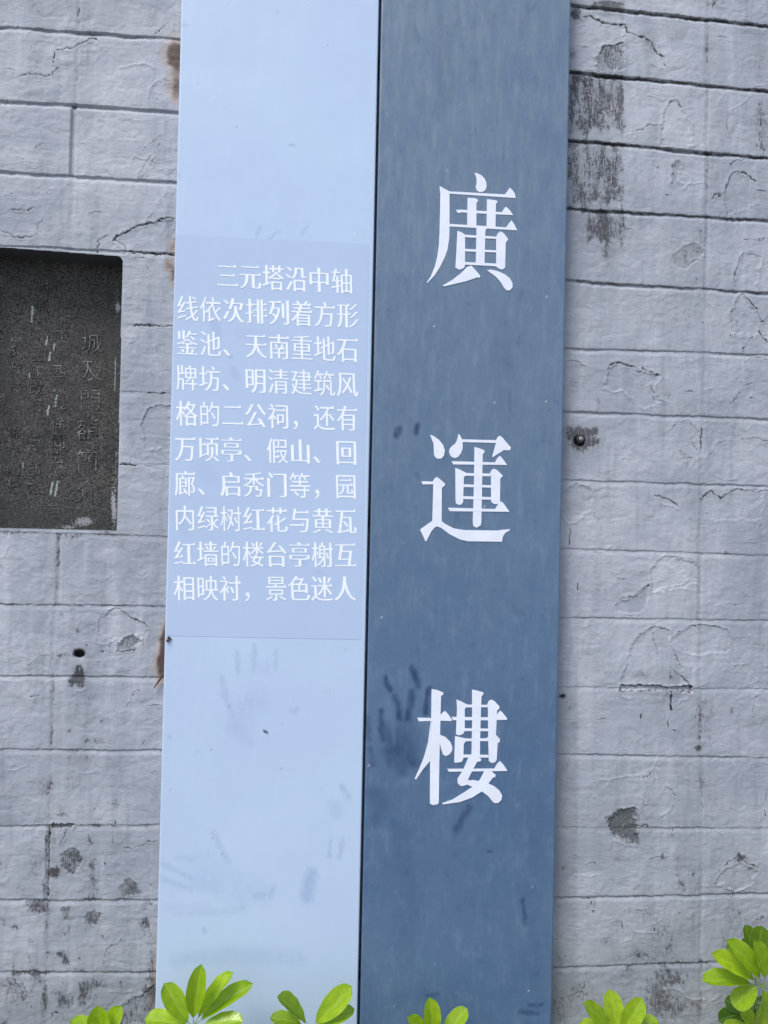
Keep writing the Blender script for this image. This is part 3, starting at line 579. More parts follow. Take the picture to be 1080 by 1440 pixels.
def surface(X, Z, row, seg, ku, kd, jl, jr):
    """Relief (towards the viewer) and marks of the painted wall at flat arrays X, Z.
    ku/kd: traced course index of the joint above/below or None; jl/jr: (x, depth, dark) of the joints at the ends."""
    h = (fbm(X / 0.16, Z / 0.10, 5, 3) - 0.5) * 0.0045
    h += (fbm(X / 0.035, Z / 0.026, 11, 3) - 0.5) * 0.0005
    mw = sst(0.5, 0.72, fbm(X / 0.09, Z / 0.06, 31, 2))
    wr = 1 - np.abs(fbm(X / 0.016 + 3 * fbm(X / .05, Z / .05, 8, 2), Z / 0.012, 21, 3) * 2 - 1) * 2.2
    h += np.clip(wr, 0, 1) * 0.0005 * mw
    pt = fbm(X / 0.055, Z / 0.045, 41, 4)                       # old coats: terraces with crisp edges
    h += (sst(0.515, 0.530, pt) + sst(0.62, 0.632, pt) - sst(0.40, 0.412, pt)) * 0.00042
    h += (vn(X / 0.0045, Z / 0.0040, 51) - 0.5) * 0.00022 + (fbm(X / 0.05, Z / 0.0045, 53, 2) - 0.5) * 0.00035
    h += (fbm(X / 0.011, Z / 0.009, 57, 2) - 0.5) * 0.0009 * sst(0.54, 0.64, fbm(X / 0.07, Z / 0.08, 59, 2))
    g = np.zeros_like(X); ru = np.zeros_like(X); cr = np.zeros_like(X); tn = np.full_like(X, 0.5)
    tn += (fbm(X / 0.3, Z / 0.2, 61, 3) - 0.5) * 0.25 + 0.03 * (_h(np.array([row]), np.array([seg]), 9)[0] * 2 - 1)
    left = X < 0
    def joint(k_, s_above):
        """s_above: metres above the joint line (negative below)."""
        nonlocal h, g, cr
        if k_ is None: dp, dk = 4.0, 0.5; dp = np.full_like(X, dp); dk = np.full_like(X, dk)
        else:
            dl, kl, dr, kr = GJ[k_]; dp = np.where(left, dl, dr); dk = np.where(left, kl, kr)
        wob = (fbm(X / 0.05, np.zeros_like(X) + 7.3 * (k_ or 0) + 0.1, 71, 3) - 0.5) * 0.004 + (fbm(X / 0.007, np.zeros_like(X) + 5.3 * (k_ or 0), 70, 2) - 0.5) * 0.0026
        vary = 0.25 + 1.35 * fbm(X / 0.07, np.zeros_like(X) + 3.7 * (k_ or 0) + .5, 73, 2)
        dd = dp * vary * 0.001; s = s_above - wob
        prof = np.where(s >= 0, 1 - sst(0.0002, 0.0022, s), 1 - sst(0.0012, 0.0115, -s) ** 0.8)
        h -= dd * np.clip(prof, 0, 1) * 1.0
        seam = 0.15 * (vn(X / 0.006, Z / 0.002, 72) - .5) + fbm(X / 0.03, np.zeros_like(X) + 11.1 * (k_ or 0) + .2, 77, 3)
        cut = sst(0.60 - 0.32 * dk, 0.80 - 0.32 * dk, seam)
        wv_ = 0.35 + 1.2 * fbm(X / 0.012, np.zeros_like(X) + 2.1 * (k_ or 0), 78, 2)
        cr += 0.95 * dk * cut * np.exp(-((s + 0.0002) / ((0.0005 + 0.0011 * dk) * wv_)) ** 2)
        g += 0.85 * dk * np.exp(-((s - 0.0005) / 0.0042) ** 2)
    joint(ku, Z - zline(row, X)); joint(kd, Z - zline(row + 1, X))
    for (jx, jd, jg) in (jl, jr):
        if jd <= 0: continue
        s = X - jx - (fbm(Z / 0.05, np.zeros_like(X) + row, 79, 2) - .5) * 0.003
        h -= jd * 0.0008 * np.where(s > 0, 1 - sst(0.0035, 0.0065, s), 1 - sst(0.0035, 0.005, -s))
        g += (jg + 0.22) * np.exp(-(s / 0.0045) ** 2)
    PX, PY = measure(X, np.zeros_like(X), Z)
    x0, x1, y0, y1 = PX.min() - 3, PX.max() + 3, PY.min() - 3, PY.max() + 3
    jx = (fbm(PX / 9, PY / 9, 81, 3) - .5) * 6.5; jy = (fbm(PX / 9, PY / 9, 83, 3) - .5) * 6.5
    def sel(pts, m):
        xs = [p[0] for p in pts]; ys = [p[1] for p in pts]
        if max(xs) + m < x0 or min(xs) - m > x1 or max(ys) + m < y0 or min(ys) - m > y1: return None
        q = np.nonzero((PX > min(xs) - m) & (PX < max(xs) + m) & (PY > min(ys) - m) & (PY < max(ys) + m))[0]
        return q if len(q) else None
    for dep, gr, tone, pts in TF:
        q = sel(pts, 4)
        if q is None: continue
        qx = PX[q] + 1.2 * jx[q] + (vn(PX[q] / 2.6, PY[q] / 2.6, 87) - .5) * 3.5; qy = PY[q] + 1.2 * jy[q] + (vn(PX[q] / 2.6, PY[q] / 2.6, 89) - .5) * 3.5
        d = seg_dist(qx, qy, pts + pts[:1]); ins = inside(qx, qy, pts)
        sd_ = np.where(ins, d, -d); a = sst(-0.6, 0.9, sd_); ag = sst(-4.0, 2.5, sd_)
        h[q] -= dep * 0.00115 * a; g[q] += gr * ag; tn[q] += (tone - 0.5) * a
        h[q] += 0.0006 * np.exp(-((sd_ + 1.6) / 1.2) ** 2)
    for w_, dk, pts in TC:
        q = sel(pts, 7)
        if q is None: continue
        d = seg_dist(PX[q] + 0.6 * jx[q] + (vn(PX[q] / 3, PY[q] / 3, 87) - .5) * 2.6, PY[q] + 0.6 * jy[q] + (vn(PX[q] / 3, PY[q] / 3, 89) - .5) * 2.6, pts)
        brk = 0.30 + 1.3 * fbm(PX[q] / 6, PY[q] / 6, 91, 2)
        cr[q] += np.clip(1.2 * dk * brk, 0, 1.25) * np.exp(-(d / (w_ * 0.80)) ** 2)
        h[q] += 0.0007 * np.exp(-(d / 3.6) ** 2) - 0.0016 * dk * np.exp(-(d / (w_ * 1.1)) ** 2)
    for w_, pts in TR:
        q = sel(pts, 5)
        if q is None: continue
        d = seg_dist(PX[q] + 0.6 * jx[q], PY[q] + 0.6 * jy[q], pts)
        h[q] += 0.0011 * np.exp(-(d / (w_ * 1.1)) ** 2); tn[q] += 0.05 * np.exp(-(d / w_) ** 2)
    for cx, cy, rx, ry, s in TB:
        q = sel([(cx - rx * 2.2, cy - ry * 2.2), (cx + rx * 2.2, cy + ry * 2.2)], 0)
        if q is None: continue
        e = ((PX[q] + jx[q] - cx) / rx) ** 2 + ((PY[q] + jy[q] - cy) / ry) ** 2
        g[q] += s * np.exp(-e * 0.9) * (0.45 + 1.1 * vn(PX[q] / 3.1 + cx, PY[q] / 4.2, 99))
    for a_, b_, c_, d_, s in RECTS:
        q = sel([(a_, c_), (b_, d_)], 5)
        if q is None: continue
        xx = PX[q] + 0.4 * jx[q]; yy = PY[q] + jy[q]
        vy = 0.25 + 1.35 * fbm(PX[q] / 9, PY[q] / 34, 95, 3); yy = yy + 26 * (vn(PX[q] / 5, PY[q] * 0, 96) - .35) * sst(c_ + 20, d_, PY[q])
        g[q] += s * vy * sst(a_ - 3, a_ + 2, xx) * (1 - sst(b_ - 4, b_ + 2.5, xx + 0.5 * jx[q])) * sst(c_ - 3, c_ + 3, yy) * (1 - sst(d_ - 6, d_ + 4, yy))
    for cx, cy, rx, ry, s in TRU:
        q = sel([(cx - rx * 2.2, cy - ry * 2.2), (cx + rx * 2.2, cy + ry * 2.2)], 0)
        if q is None: continue
        e = ((PX[q] + jx[q] - cx) / rx) ** 2 + ((PY[q] + jy[q] - cy) / ry) ** 2
        ru[q] += s * np.exp(-e)
    # drilled holes
    for hx, hy, hr, hd in ((816, 620, 7.5, 16), (110.5, 920, 6.0, 16), (791, 979.5, 2.2, 8)):
        q = sel([(hx, hy)], 16)
        if q is None: continue
        d = np.hypot((PX[q] - hx) * (0.8 if hx < 200 else 1), (PY[q] - hy) * (1.15 if hx < 200 else 1)) + 0.35 * jx[q]
        h[q] -= hd * 0.001 * (1 - sst(hr * 0.75, hr * 1.15, d)); cr[q] += 1.2 * (1 - sst(hr * .8, hr * 1.15, d))
        h[q] -= 0.0018 * np.exp(-(d / (hr * 1.7)) ** 2)
    # upright bands of darker and paler tone beside the sign
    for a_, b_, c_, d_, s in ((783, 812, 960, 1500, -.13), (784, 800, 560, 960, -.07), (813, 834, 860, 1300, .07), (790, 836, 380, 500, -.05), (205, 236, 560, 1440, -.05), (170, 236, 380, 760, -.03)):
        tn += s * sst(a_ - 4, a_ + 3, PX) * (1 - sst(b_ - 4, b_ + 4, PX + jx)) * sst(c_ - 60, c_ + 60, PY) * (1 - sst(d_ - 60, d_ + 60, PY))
    tn -= 0.16 * sst(0.95, 0.30, Z) * (0.3 + 1.1 * fbm(X / .10, Z / .16, 98, 3))  # fall-off of light towards the foot, put into the tone
    g += 0.17 * sst(1.0, 0.35, Z) * (0.4 + fbm(X / .08, Z / .12, 97, 3))  # same light fall-off, put into the grime density
    nd = niche_sd(X, Z)
    h = np.where(nd > -0.004, h * sst(0, -0.004, nd) - 0.0012 * sst(-0.004, 0.001, nd), h)
    h = np.where(nd > 0, np.maximum(h, -0.002), h)
    return h, g, ru, cr, np.clip(tn, 0, 1), nd

# ------------------------------------------------------------------ the wall: one block after another
wall = thing('block_wall', 'old grey painted block wall with flaking paint and dark mildew behind the sign', 'wall', (0, 0, 0))
sgn_l = atx(235, 700)[0]; sgn_r = atx(790, 700)[0]
vis_x0, vis_x1 = atx(-25, 700)[0], atx(1105, 700)[0]
vis_z0, vis_z1 = atx(500, 1465)[1], atx(500, -25)[1]
def spacing(a, b, fine, coarse):
    """Column positions from a to b: fine where the photograph sees the wall."""
    out = [a]
    while out[-1] < b - 1e-6:
        x = out[-1]; vis = (vis_x0 < x < sgn_l + 0.03) or (sgn_r - 0.03 < x < vis_x1)
        out.append(min(b, x + (fine if vis else coarse)))
    if len(out) > 2 and out[-1] - out[-2] < fine * 0.3: out.pop(-2)
    return np.array(out)
def rows_t(Hh, fine, edge):
    t = [0.0]
    while t[-1] < Hh:
        d = min(t[-1], Hh - t[-1]); t.append(t[-1] + (edge if d < 0.011 else fine))
    t = np.array(t); return t / t[-1]
NROW = len(LINES) - 1
for r in range(NROW):
    kt = r - NTOP                                  # traced index of the course line above this row
    ku = kt if 0 <= kt <= 14 else None; kd = kt + 1 if 0 <= kt + 1 <= 14 else None
    kk = min(max(kt, 0), 14); lx, ld, rx_, rd = VJ[kk]
    yc = float(np.mean(ROWS[kk])) + 50
    xl = atx(lx, yc)[0]; xr = atx(rx_, yc)[0]; xm = (xl + xr) / 2; pitch = xm - xl
    traced = 0 <= kt <= 14
    ends = [xl - 3 * pitch, xl - 2 * pitch, xl - pitch, xl, xm, xr, xr + pitch, xr + 2 * pitch, xr + 3 * pitch]
    deps = [1, 1, 1, ld if traced else 1, 1, rd if traced else 1, 1, 1, 1]
    for s_ in range(8):
        a, b = ends[s_], ends[s_ + 1]
        zc = float(zline(r, (a + b) / 2)); zb = float(zline(r + 1, (a + b) / 2))
        seen = b > vis_x0 and a < vis_x1 and zc > vis_z0 and zb < vis_z1
        xs = spacing(a, b, 0.0018, 0.016) if seen else np.linspace(a, b, 34)
        ts = rows_t(zc - zb, 0.0019, 0.0010) if seen else rows_t(zc - zb, 0.012, 0.004)
        Xg, Tg = np.meshgrid(xs, ts)               # t = 0 at the joint above
        Zt = zline(r, Xg); Zb = zline(r + 1, Xg); Zg = Zt + (Zb - Zt) * Tg
        Xf, Zf = Xg.ravel(), Zg.ravel()
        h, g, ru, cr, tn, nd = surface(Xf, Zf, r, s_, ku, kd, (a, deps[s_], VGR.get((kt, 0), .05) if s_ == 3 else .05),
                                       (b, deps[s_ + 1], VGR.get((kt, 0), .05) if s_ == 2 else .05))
        # pull vertices that straddle the niche edge onto it
        V = np.stack([Xf, -h, Zf], 1)
        nx, nz = len(xs), len(ts)
        i = np.arange(nz - 1)[:, None] * nx + np.arange(nx - 1)[None, :]
        q = np.stack([i, i + nx, i + nx + 1, i + 1], -1).reshape(-1, 4)
        if nd.max() > -0.01:
            keep = (nd[q].max(1) < 0.0012)
            q = q[keep]
            if len(q) == 0: continue
            used = np.unique(q); mp = np.full(len(V), -1); mp[used] = np.arange(len(used)); q = mp[q]
            V = V[used]; g, ru, cr, tn = g[used], ru[used], cr[used], tn[used]
        cx, cz = (a + b) / 2, (zc + zb) / 2
        V[:, 0] -= cx; V[:, 2] -= cz
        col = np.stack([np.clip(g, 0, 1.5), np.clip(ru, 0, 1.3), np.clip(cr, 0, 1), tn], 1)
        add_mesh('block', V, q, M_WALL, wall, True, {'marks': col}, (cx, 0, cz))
# solid core of the wall behind the facing, and the niche lining
def plain_marks(n): return np.tile(np.array([0, 0, 0, .5]), (n, 1))
ztop = float(zline(0, 0))
V, Fc = box(-2.6, 2.6, 0.112, 0.36, -0.05, ztop + 0.01)
add_mesh('core', V, Fc, M_WALL, wall, False, {'marks': plain_marks(8)})
V, Fc = box(-2.62, 2.62, -0.05, 0.38, ztop + 0.011, ztop + 0.09)
add_mesh('coping', V, Fc, M_WALL, wall, False, {'marks': plain_marks(8)})
# lining: a tube of quads following the niche outline from the face back to the core
x0n = atx(0, 350)[0]
def zt_at(x): return NZT_L + (NZT_R - NZT_L) * (x - x0n) / (nr_top - x0n)
outl = [(NX0, NZB), (nr_bot, NZB)]
for u in np.linspace(0.1, 0.96, 14): outl.append((nr_bot + (nr_top - nr_bot) * u, NZB + (NZT_R - NZB) * u))
for a in np.linspace(0, 90, 7):
    outl.append((nr_top - 0.012 + 0.012 * math.cos(math.radians(a)), NZT_R - 0.012 + 0.012 * math.sin(math.radians(a))))
for u in np.linspace(0.05, 1, 20):
    x = nr_top - 0.012 + (NX0 - nr_top + 0.012) * u; outl.append((x, zt_at(x)))
V = []; n = len(outl); ys = (0.0008, 0.005, 0.03, 0.07, 0.111)
for j, y in enumerate(ys):
    for i, (x, z) in enumerate(outl):
        wob = 0.0010 * math.sin(i * 2.7 + j * 1.9) if j else 0.0
        V.append((x + wob, y, z + wob * 0.6))
Fc = [(j * n + i, j * n + (i + 1) % n, (j + 1) * n + (i + 1) % n, (j + 1) * n + i) for j in range(len(ys) - 1) for i in range(n)]
mk = np.array([[(1.5 if v[1] > .003 else .8) if v[2] > NZT_R - 0.012 else .45, 0, (.75 if v[1] > .003 else .2) if v[2] > NZT_R - 0.012 else 0, .40] for v in V])  # shade under the niche top is put into these marks as dark colour
add_mesh('niche_lining', V, Fc, M_WALL, wall, True, {'marks': mk})

# ------------------------------------------------------------------ glyphs
def glyph_contours(ch):
    cu = bpy.data.curves.new('g', 'FONT'); cu.body = ch; cu.size = 1
    o = bpy.data.objects.new('g', cu); COL.objects.link(o)
    dg = bpy.context.evaluated_depsgraph_get(); k = o.evaluated_get(dg).to_curve(dg)
    res = []
    for s in k.splines:
        bp = s.bezier_points; n_ = len(bp); pts = []
        for i in range(n_):
            p, q = bp[i], bp[(i + 1) % n_]
            P0, P1, P2, P3 = (Vector(v[:2]) for v in (p.co, p.handle_right, q.handle_left, q.co))
            straight = (P3 - P0).length < 1e-5 or max(abs((P1 - P0).cross(P3 - P0)), abs((P2 - P0).cross(P3 - P0))) / ((P3 - P0).length + 1e-9) < 0.003
            m_ = 1 if straight else 5
            for j in range(m_):
                t = j / m_; pts.append(P0 * (1 - t) ** 3 + P1 * 3 * t * (1 - t) ** 2 + P2 * 3 * t * t * (1 - t) + P3 * t ** 3)
        out = [pts[0]]
        for p in pts[1:]:
            if (p - out[-1]).length > 1e-4: out.append(p)
        if (out[0] - out[-1]).length < 1e-4: out.pop()
        if len(out) > 2: res.append(out)
    o.to_mesh_clear; bpy.data.objects.remove(o); bpy.data.curves.remove(cu)
    return res

def crosses(cs):
    """True when any two non-neighbouring edges of the contours cross."""
    A = []; idx = []
    for k_, c in enumerate(cs):
        n_ = len(c)
        for i in range(n_): A.append((*c[i], *c[(i + 1) % n_])); idx.append((k_, i, n_))
    A = np.array(A); P = A[:, :2]; D = A[:, 2:] - P
    cr = lambda a, b: a[..., 0] * b[..., 1] - a[..., 1] * b[..., 0]
    W = P[None] - P[:, None]; den = cr(D[:, None], D[None]); den[np.abs(den) < 1e-12] = 1e-12
    t = cr(W, D[None]) / den; u = cr(W, D[:, None]) / den
    hit = (t > 1e-4) & (t < 1 - 1e-4) & (u > 1e-4) & (u < 1 - 1e-4)
    return bool(hit.any())
def song(contours, thick=0.020, thin=0.016, serif=True):
    if not serif: return song_(contours, thick, thin, False)
    for a, b, sf in ((1, 1, True), (1, .6, True), (1, .6, False), (.85, 1, True), (.85, .6, True), (.85, .6, False), (.7, .6, True), (.7, .6, False), (.55, .5, True), (.55, .5, False), (.35, .3, True), (.35, .3, False), (.1, .1, False)):
        r = song_(contours, thick * a, thin * b, True, sf)
        if not crosses(r): return r
    return contours
def song_(contours, thick=0.020, thin=0.016, serif=True, wedge=True):
    """Give a plain glyph the contrast of a Song face: heavy uprights, thin levels, small wedge ends."""
    npt = sum(len(c) for c in contours)
    ve = [abs(b.y - a.y) for c in contours for a, b in zip(c, c[1:] + c[:1]) if abs(b.x - a.x) < 0.02 * abs(b.y - a.y) + 1e-6 and abs(b.y - a.y) > 0.02]
    if serif:
        thin = max(0.0, min(thin, (min(ve + [.08]) - 0.030) / 2)); thick = thick * (1.0 if npt < 60 else 0.9 if npt < 95 else 0.8)
    area = [sum(a.cross(b) for a, b in zip(c, c[1:] + c[:1])) / 2 for c in contours]
    sg = 1 if (area and area[max(range(len(area)), key=lambda i: abs(area[i]))] > 0) else -1
    res = []
    for c in contours:
        n_ = len(c); ns = []
        for i in range(n_):
            e = (c[(i + 1) % n_] - c[i]); e.normalize(); ns.append(Vector((e.y, -e.x)) * sg)
        hole = (sum(a_.cross(b_) for a_, b_ in zip(c, c[1:] + c[:1])) > 0) != (sg > 0)
        kx, ky = (0.35, 0.6) if hole and serif else (1, 1)
        new = []
        for i in range(n_):
            n1, n2 = ns[i - 1], ns[i]; b = n1 + n2
            b = b / max(0.35, b.dot(b) / 2) if b.length > 0.2 else n2
            new.append(Vector((c[i].x + max(-1.3, min(1.3, b.x)) * thick * kx, c[i].y - max(-1.3, min(1.3, b.y)) * thin * ky)))
        if serif and wedge:
            fin = []
            order = []
            for i in range(n_):
                j = (i + 1) % n_
                a, b = c[i], c[j]; L = (b - a).length
                pa, nb_ = c[i - 1], c[(i + 2) % n_]
                d1 = (a - pa); d2 = (nb_ - b)
                outer = (sum(a_.cross(b_) for a_, b_ in zip(c, c[1:] + c[:1])) > 0) == (sg > 0)
                end = (outer and 0.045 < L < 0.10 and ns[i].x > 0.97 and abs(d1.y) < 0.2 * abs(d1.x) and abs(d2.y) < 0.2 * abs(d2.x)
                       and abs(d1.x) > 0.07 and abs(d2.x) > 0.07 and d1.x * d2.x < 0)
                order.append(end)
            for i in range(n_):
                prev_end = order[i - 1]; this_end = order[i]
                p = new[i]
                if this_end and c[i].y > c[(i + 1) % n_].y:       # upper corner comes first
                    fin += [Vector((p.x - 0.105, p.y)), Vector((p.x - 0.055, p.y + 0.060))]
                    fin.append(Vector((p.x - 0.005, p.y + 0.012)))
                elif prev_end and c[i - 1].y < c[i].y:            # upper corner comes second
                    fin.append(Vector((p.x - 0.005, p.y + 0.012)))
                    fin += [Vector((p.x - 0.055, p.y + 0.060)), Vector((p.x - 0.105, p.y))]
                else: fin.append(p)
            new = fin
        res.append(new)
    return res

def flat_letters(name, polys, mat, parent, y_back, depth, loc):
    """polys: lists of world (x, z); filled with holes, given a real thickness. Front at y_back - depth."""
    cu = bpy.data.curves.new(name, 'CURVE'); cu.dimensions = '2D'; cu.fill_mode = 'BOTH'; cu.extrude = depth / 2
    for p in polys:
        s = cu.splines.new('POLY'); s.points.add(len(p) - 1); s.use_cyclic_u = True
        for k_, (x, z) in enumerate(p): s.points[k_].co = (x - loc[0], z - loc[2], 0, 1)
    o = bpy.data.objects.new(name, cu); COL.objects.link(o)
    dg = bpy.context.evaluated_depsgraph_get(); me = bpy.data.meshes.new_from_object(o.evaluated_get(dg))
    bpy.data.objects.remove(o); bpy.data.curves.remove(cu)
    n_ = len(me.vertices); co = np.empty(n_ * 3, np.float32); me.vertices.foreach_get('co', co); co = co.reshape(-1, 3)
    new = np.stack([co[:, 0], -co[:, 2] + (y_back - depth / 2) - loc[1], co[:, 1]], 1)
    me.vertices.foreach_set('co', new.ravel()); me.materials.clear(); me.materials.append(mat); me.update(); me.name = name
    ob = bpy.data.objects.new(name, me); ob.location = loc
    return link(ob, parent)

# ------------------------------------------------------------------ the sign
YF = -0.042                          # front face of the boards
sign = thing('wall_sign', 'tall two-board blue sign with white Chinese lettering fixed upright on the grey wall', 'sign', (0.0, 0.0, 0.0))
def edge(xa, xb):
    """A board edge that runs through (xa, 0) and (xb, 1440): x as a function of z."""
    p, q = at(xa, 0, YF), at(xb, 1440, YF)
    return lambda z: p.x + (q.x - p.x) * (p.z - z) / (p.z - q.z)
eL, eM1, eM2, eR = edge(255.2, 217.6), edge(533, 502.3), edge(536.7, 506.2), edge(802.6, 775.6)
ZB, ZT = 0.16, 2.86
SM_DARK = [('P',20,.8,[(205,290),(215,330),(240,365)]),('P',28,1,[(355,235),(375,290),(395,340)]),('P',24,.7,[(265,400),(285,470),(285,520)]),
 ('P',30,.75,[(355,370),(345,450),(335,520)]),('P',24,.8,[(455,350),(440,430),(430,490)]),('P',26,.75,[(180,480),(190,640)]),('P',90,.35,[(330,560),(360,760)]),('P',24,.45,[(120,690),(140,780)]),
 ('P',60,.32,[(290,600),(300,680),(320,760),(310,820)]),('P',50,.35,[(210,700),(240,770)]),('P',34,.5,[(675,1020),(650,1070),(610,1150)]),('P',70,.25,[(150,940),(200,1000),(150,1090)]),
 ('P',40,.35,[(270,700),(420,800)]),('P',110,.4,[(270,640),(300,760)]),('P',26,.5,[(100,520),(120,640)]),('P',30,.4,[(215,560),(235,700)]),('R',12,.85,[(42,485),(36,505)]),('R',14,.9,[(94,478),(90,495)]),('S',8,.6,[(392,370),(396,440)]),('S',9,.7,[(385,686),(430,690)]),('S',8,.5,[(410,668),(445,665)]),
 ('S',10,.4,[(120,640),(150,636)]),('P',5,.9,[(785,1268),(808,1272)]),('U',50,.12,[(160,60),(170,160),(160,300)]),('R',60,.12,[(330,200),(340,420)]),('S',60,.14,[(60,180),(70,330),(60,480)]),
 ('R',7,.3,[(92,610),(94,622)]),('S',80,.13,[(420,120),(430,300),(420,560)])]
SM_LIGHT = [('Q',16,.5,[(390,120),(388,200)]),('Q',20,.5,[(460,90),(460,200)]),('Q',14,.4,[(560,110),(555,190)]),('Q',10,.35,[(490,160),(500,200)]),('Q',10,.35,[(520,160),(522,200)]),('Q',22,.45,[(320,230),(345,340),(370,400)]),
 ('Q',60,.3,[(370,450),(430,510)]),('Q',36,.28,[(410,360),(440,345)]),('Q',22,.55,[(625,372),(648,368)]),('Q',50,.4,[(815,790),(822,820)]),('Q',20,.6,[(850,710),(872,750)]),('Q',14,.5,[(795,940),(793,1015)]),
 ('Q',15,.55,[(852,940),(835,1020)]),('Q',52,.95,[(712,1090),(700,1130),(697,1195)]),('Q',20,.45,[(60,1050),(180,1110)]),('Q',20,.45,[(60,1115),(180,1160)]),('Q',20,.35,[(120,1020),(190,1030)]),
 ('Q',18,.42,[(280,910),(350,1040)]),('Q',70,.28,[(220,1130),(290,1150)]),('Q',22,.5,[(470,1190),(530,1185),(550,1150)]),('Q',16,.6,[(238,1335),(244,1345)]),('Q',14,.55,[(80,490),(90,488)]),
 ('X',2.5,.75,[(250,246),(252,247)]),('X',2.5,.5,[(243,35),(262,36)]),('X',2,.6,[(360,330),(366,318)]),('X',2,.6,[(378,336),(392,326)]),('X',2.5,.55,[(424,330),(432,318)]),('X',2,.8,[(408,204),(413,204)]),
 ('Q',26,.3,[(120,1270),(300,1260),(420,1240)]),('Q',30,.22,[(70,1240),(260,1235)]),('X',22,.35,[(250,1350),(330,1342),(420,1348)]),('Q',120,.25,[(400,420),(470,330)]),('Q',150,.22,[(250,1060),(420,1180)]),('Q',90,.14,[(420,1130),(520,1200)]),('X',3,.5,[(388,16),(392,18)])]
FILM_SM = [('X',12,.5,[(302,456),(306,470)]),('X',4,.8,[(322,500),(325,503)]),('X',22,.2,[(280,655),(300,675)]),('X',10,.4,[(328,520),(332,530)]),('X',3,.8,[(425,790),(428,793)]),('X',5,.4,[(445,803),(450,805)]),('X',2,.9,[(513,840),(514,843)]),('X',16,.25,[(250,720),(262,745)]),('X',20,.2,[(340,470),(400,480)])]
def board(name, ea, eb, mat, smudges, seed, ztop, zbot, yf, yb, parent, step=0.0035, bevel=0.0016, dots=60):
    nx = int(0.42 / step); nz = int((ztop - zbot) / step)
    u = np.linspace(0, 1, nx + 1); z = np.linspace(zbot, ztop, nz + 1)
    u = np.concatenate([[0], [bevel / 0.42], u[1:-1], [1 - bevel / 0.42], [1]]); z = np.concatenate([[zbot], [zbot + bevel], z[1:-1], [ztop - bevel], [ztop]])
    Ug, Zg = np.meshgrid(u, z); Xa = ea(Zg); Xb = eb(Zg); X = Xa + (Xb - Xa) * Ug
    Y = np.full_like(X, yf); Y[0] += bevel; Y[-1] += bevel; Y[:, 0] += bevel; Y[:, -1] += bevel
    Y += (fbm(X / 0.25, Zg / 0.5, seed, 2) - .5) * 0.0003
    PX, PY = measure(X, Y, Zg)
    sm = np.zeros_like(X)
    jx = (fbm(PX / 9, PY / 9, 5, 2) - .5) * 5
    for k_, w_, s_, p_ in smudges:
        w2 = w_ / T[k_][2] / 2; pts = tp(k_, p_); d = seg_dist(PX + jx, PY + jx * .6, pts)
        sm = 1 - (1 - sm) * (1 - min(1, s_ * 1.25) * (1 - sst(w2 * 0.15, w2 * 1.7 + 1.8, d)))
    sm *= 0.72 + 0.36 * sst(0.22, 0.62, fbm(PX / 6, PY / 14, 9, 4))
    dk = np.zeros_like(X); wt = np.zeros_like(X); rg = random.Random(seed)
    for _i in range(dots):
        uu = rg.random(); zz = rg.uniform(zbot, ztop); i_ = int(np.argmin(np.abs(z - zz))); j_ = int(np.argmin(np.abs(u - uu)))
        (dk if rg.random() < .55 else wt)[i_, j_] = rg.uniform(.1, .5)
    nzz, nxx = X.shape
    V = np.stack([X.ravel(), Y.ravel(), Zg.ravel()], 1)
    i = np.arange(nzz - 1)[:, None] * nxx + np.arange(nxx - 1)[None, :]
    q = np.stack([i, i + 1, i + nxx + 1, i + nxx], -1).reshape(-1, 4)
    # skirt back to the fixing plane, then the back face
    ring = list(range(nxx)) + [r_ * nxx + nxx - 1 for r_ in range(1, nzz)] + list(range((nzz - 1) * nxx + nxx - 2, (nzz - 1) * nxx - 1, -1)) + [r_ * nxx for r_ in range(nzz - 2, 0, -1)]
    B = V[ring].copy(); B[:, 1] = yb; b0 = len(V); V = np.concatenate([V, B]); n_ = len(ring)
    sk = np.array([(ring[a], b0 + a, b0 + (a + 1) % n_, ring[(a + 1) % n_]) for a in range(n_)])
    cs = [b0, b0 + nxx - 1, b0 + nxx - 1 + nzz - 1, b0 + nxx - 1 + nzz - 1 + nxx - 1]
    q = np.concatenate([q, sk, np.array([cs[::-1]])])
    mk = np.zeros((len(V), 4)); mk[:X.size, 0] = np.clip(sm, 0, 1).ravel(); mk[:X.size, 1] = dk.ravel(); mk[:X.size, 2] = wt.ravel(); mk[:, 3] = .5
    cx = float(V[:, 0].mean()); cz = (ztop + zbot) / 2; V = V - np.array([cx, 0, cz])
    o = add_mesh(name, V, q, mat, parent, False, {'marks': mk}, (cx, 0, cz))
    return o
board_l = board('board', eL, eM1, M_LIGHT, SM_LIGHT, 3, ZT, ZB, YF, -0.004, sign, dots=60)
tag(board_l, 'pale blue board with small print')
board_d = board('board', eM2, eR, M_DARK, SM_DARK, 4, ZT, ZB, YF, -0.004, sign, dots=60)
tag(board_d, 'slate blue board with three large characters')
for z in (0.5, 1.45, 2.4):            # rails that carry the boards, seen in the gap between them
    V, Fc = box(eL(z) + 0.04, eR(z) - 0.04, -0.0038, 0.004, z - 0.02, z + 0.02)
    add_mesh('rail', V, Fc, M_RAIL, sign, False)

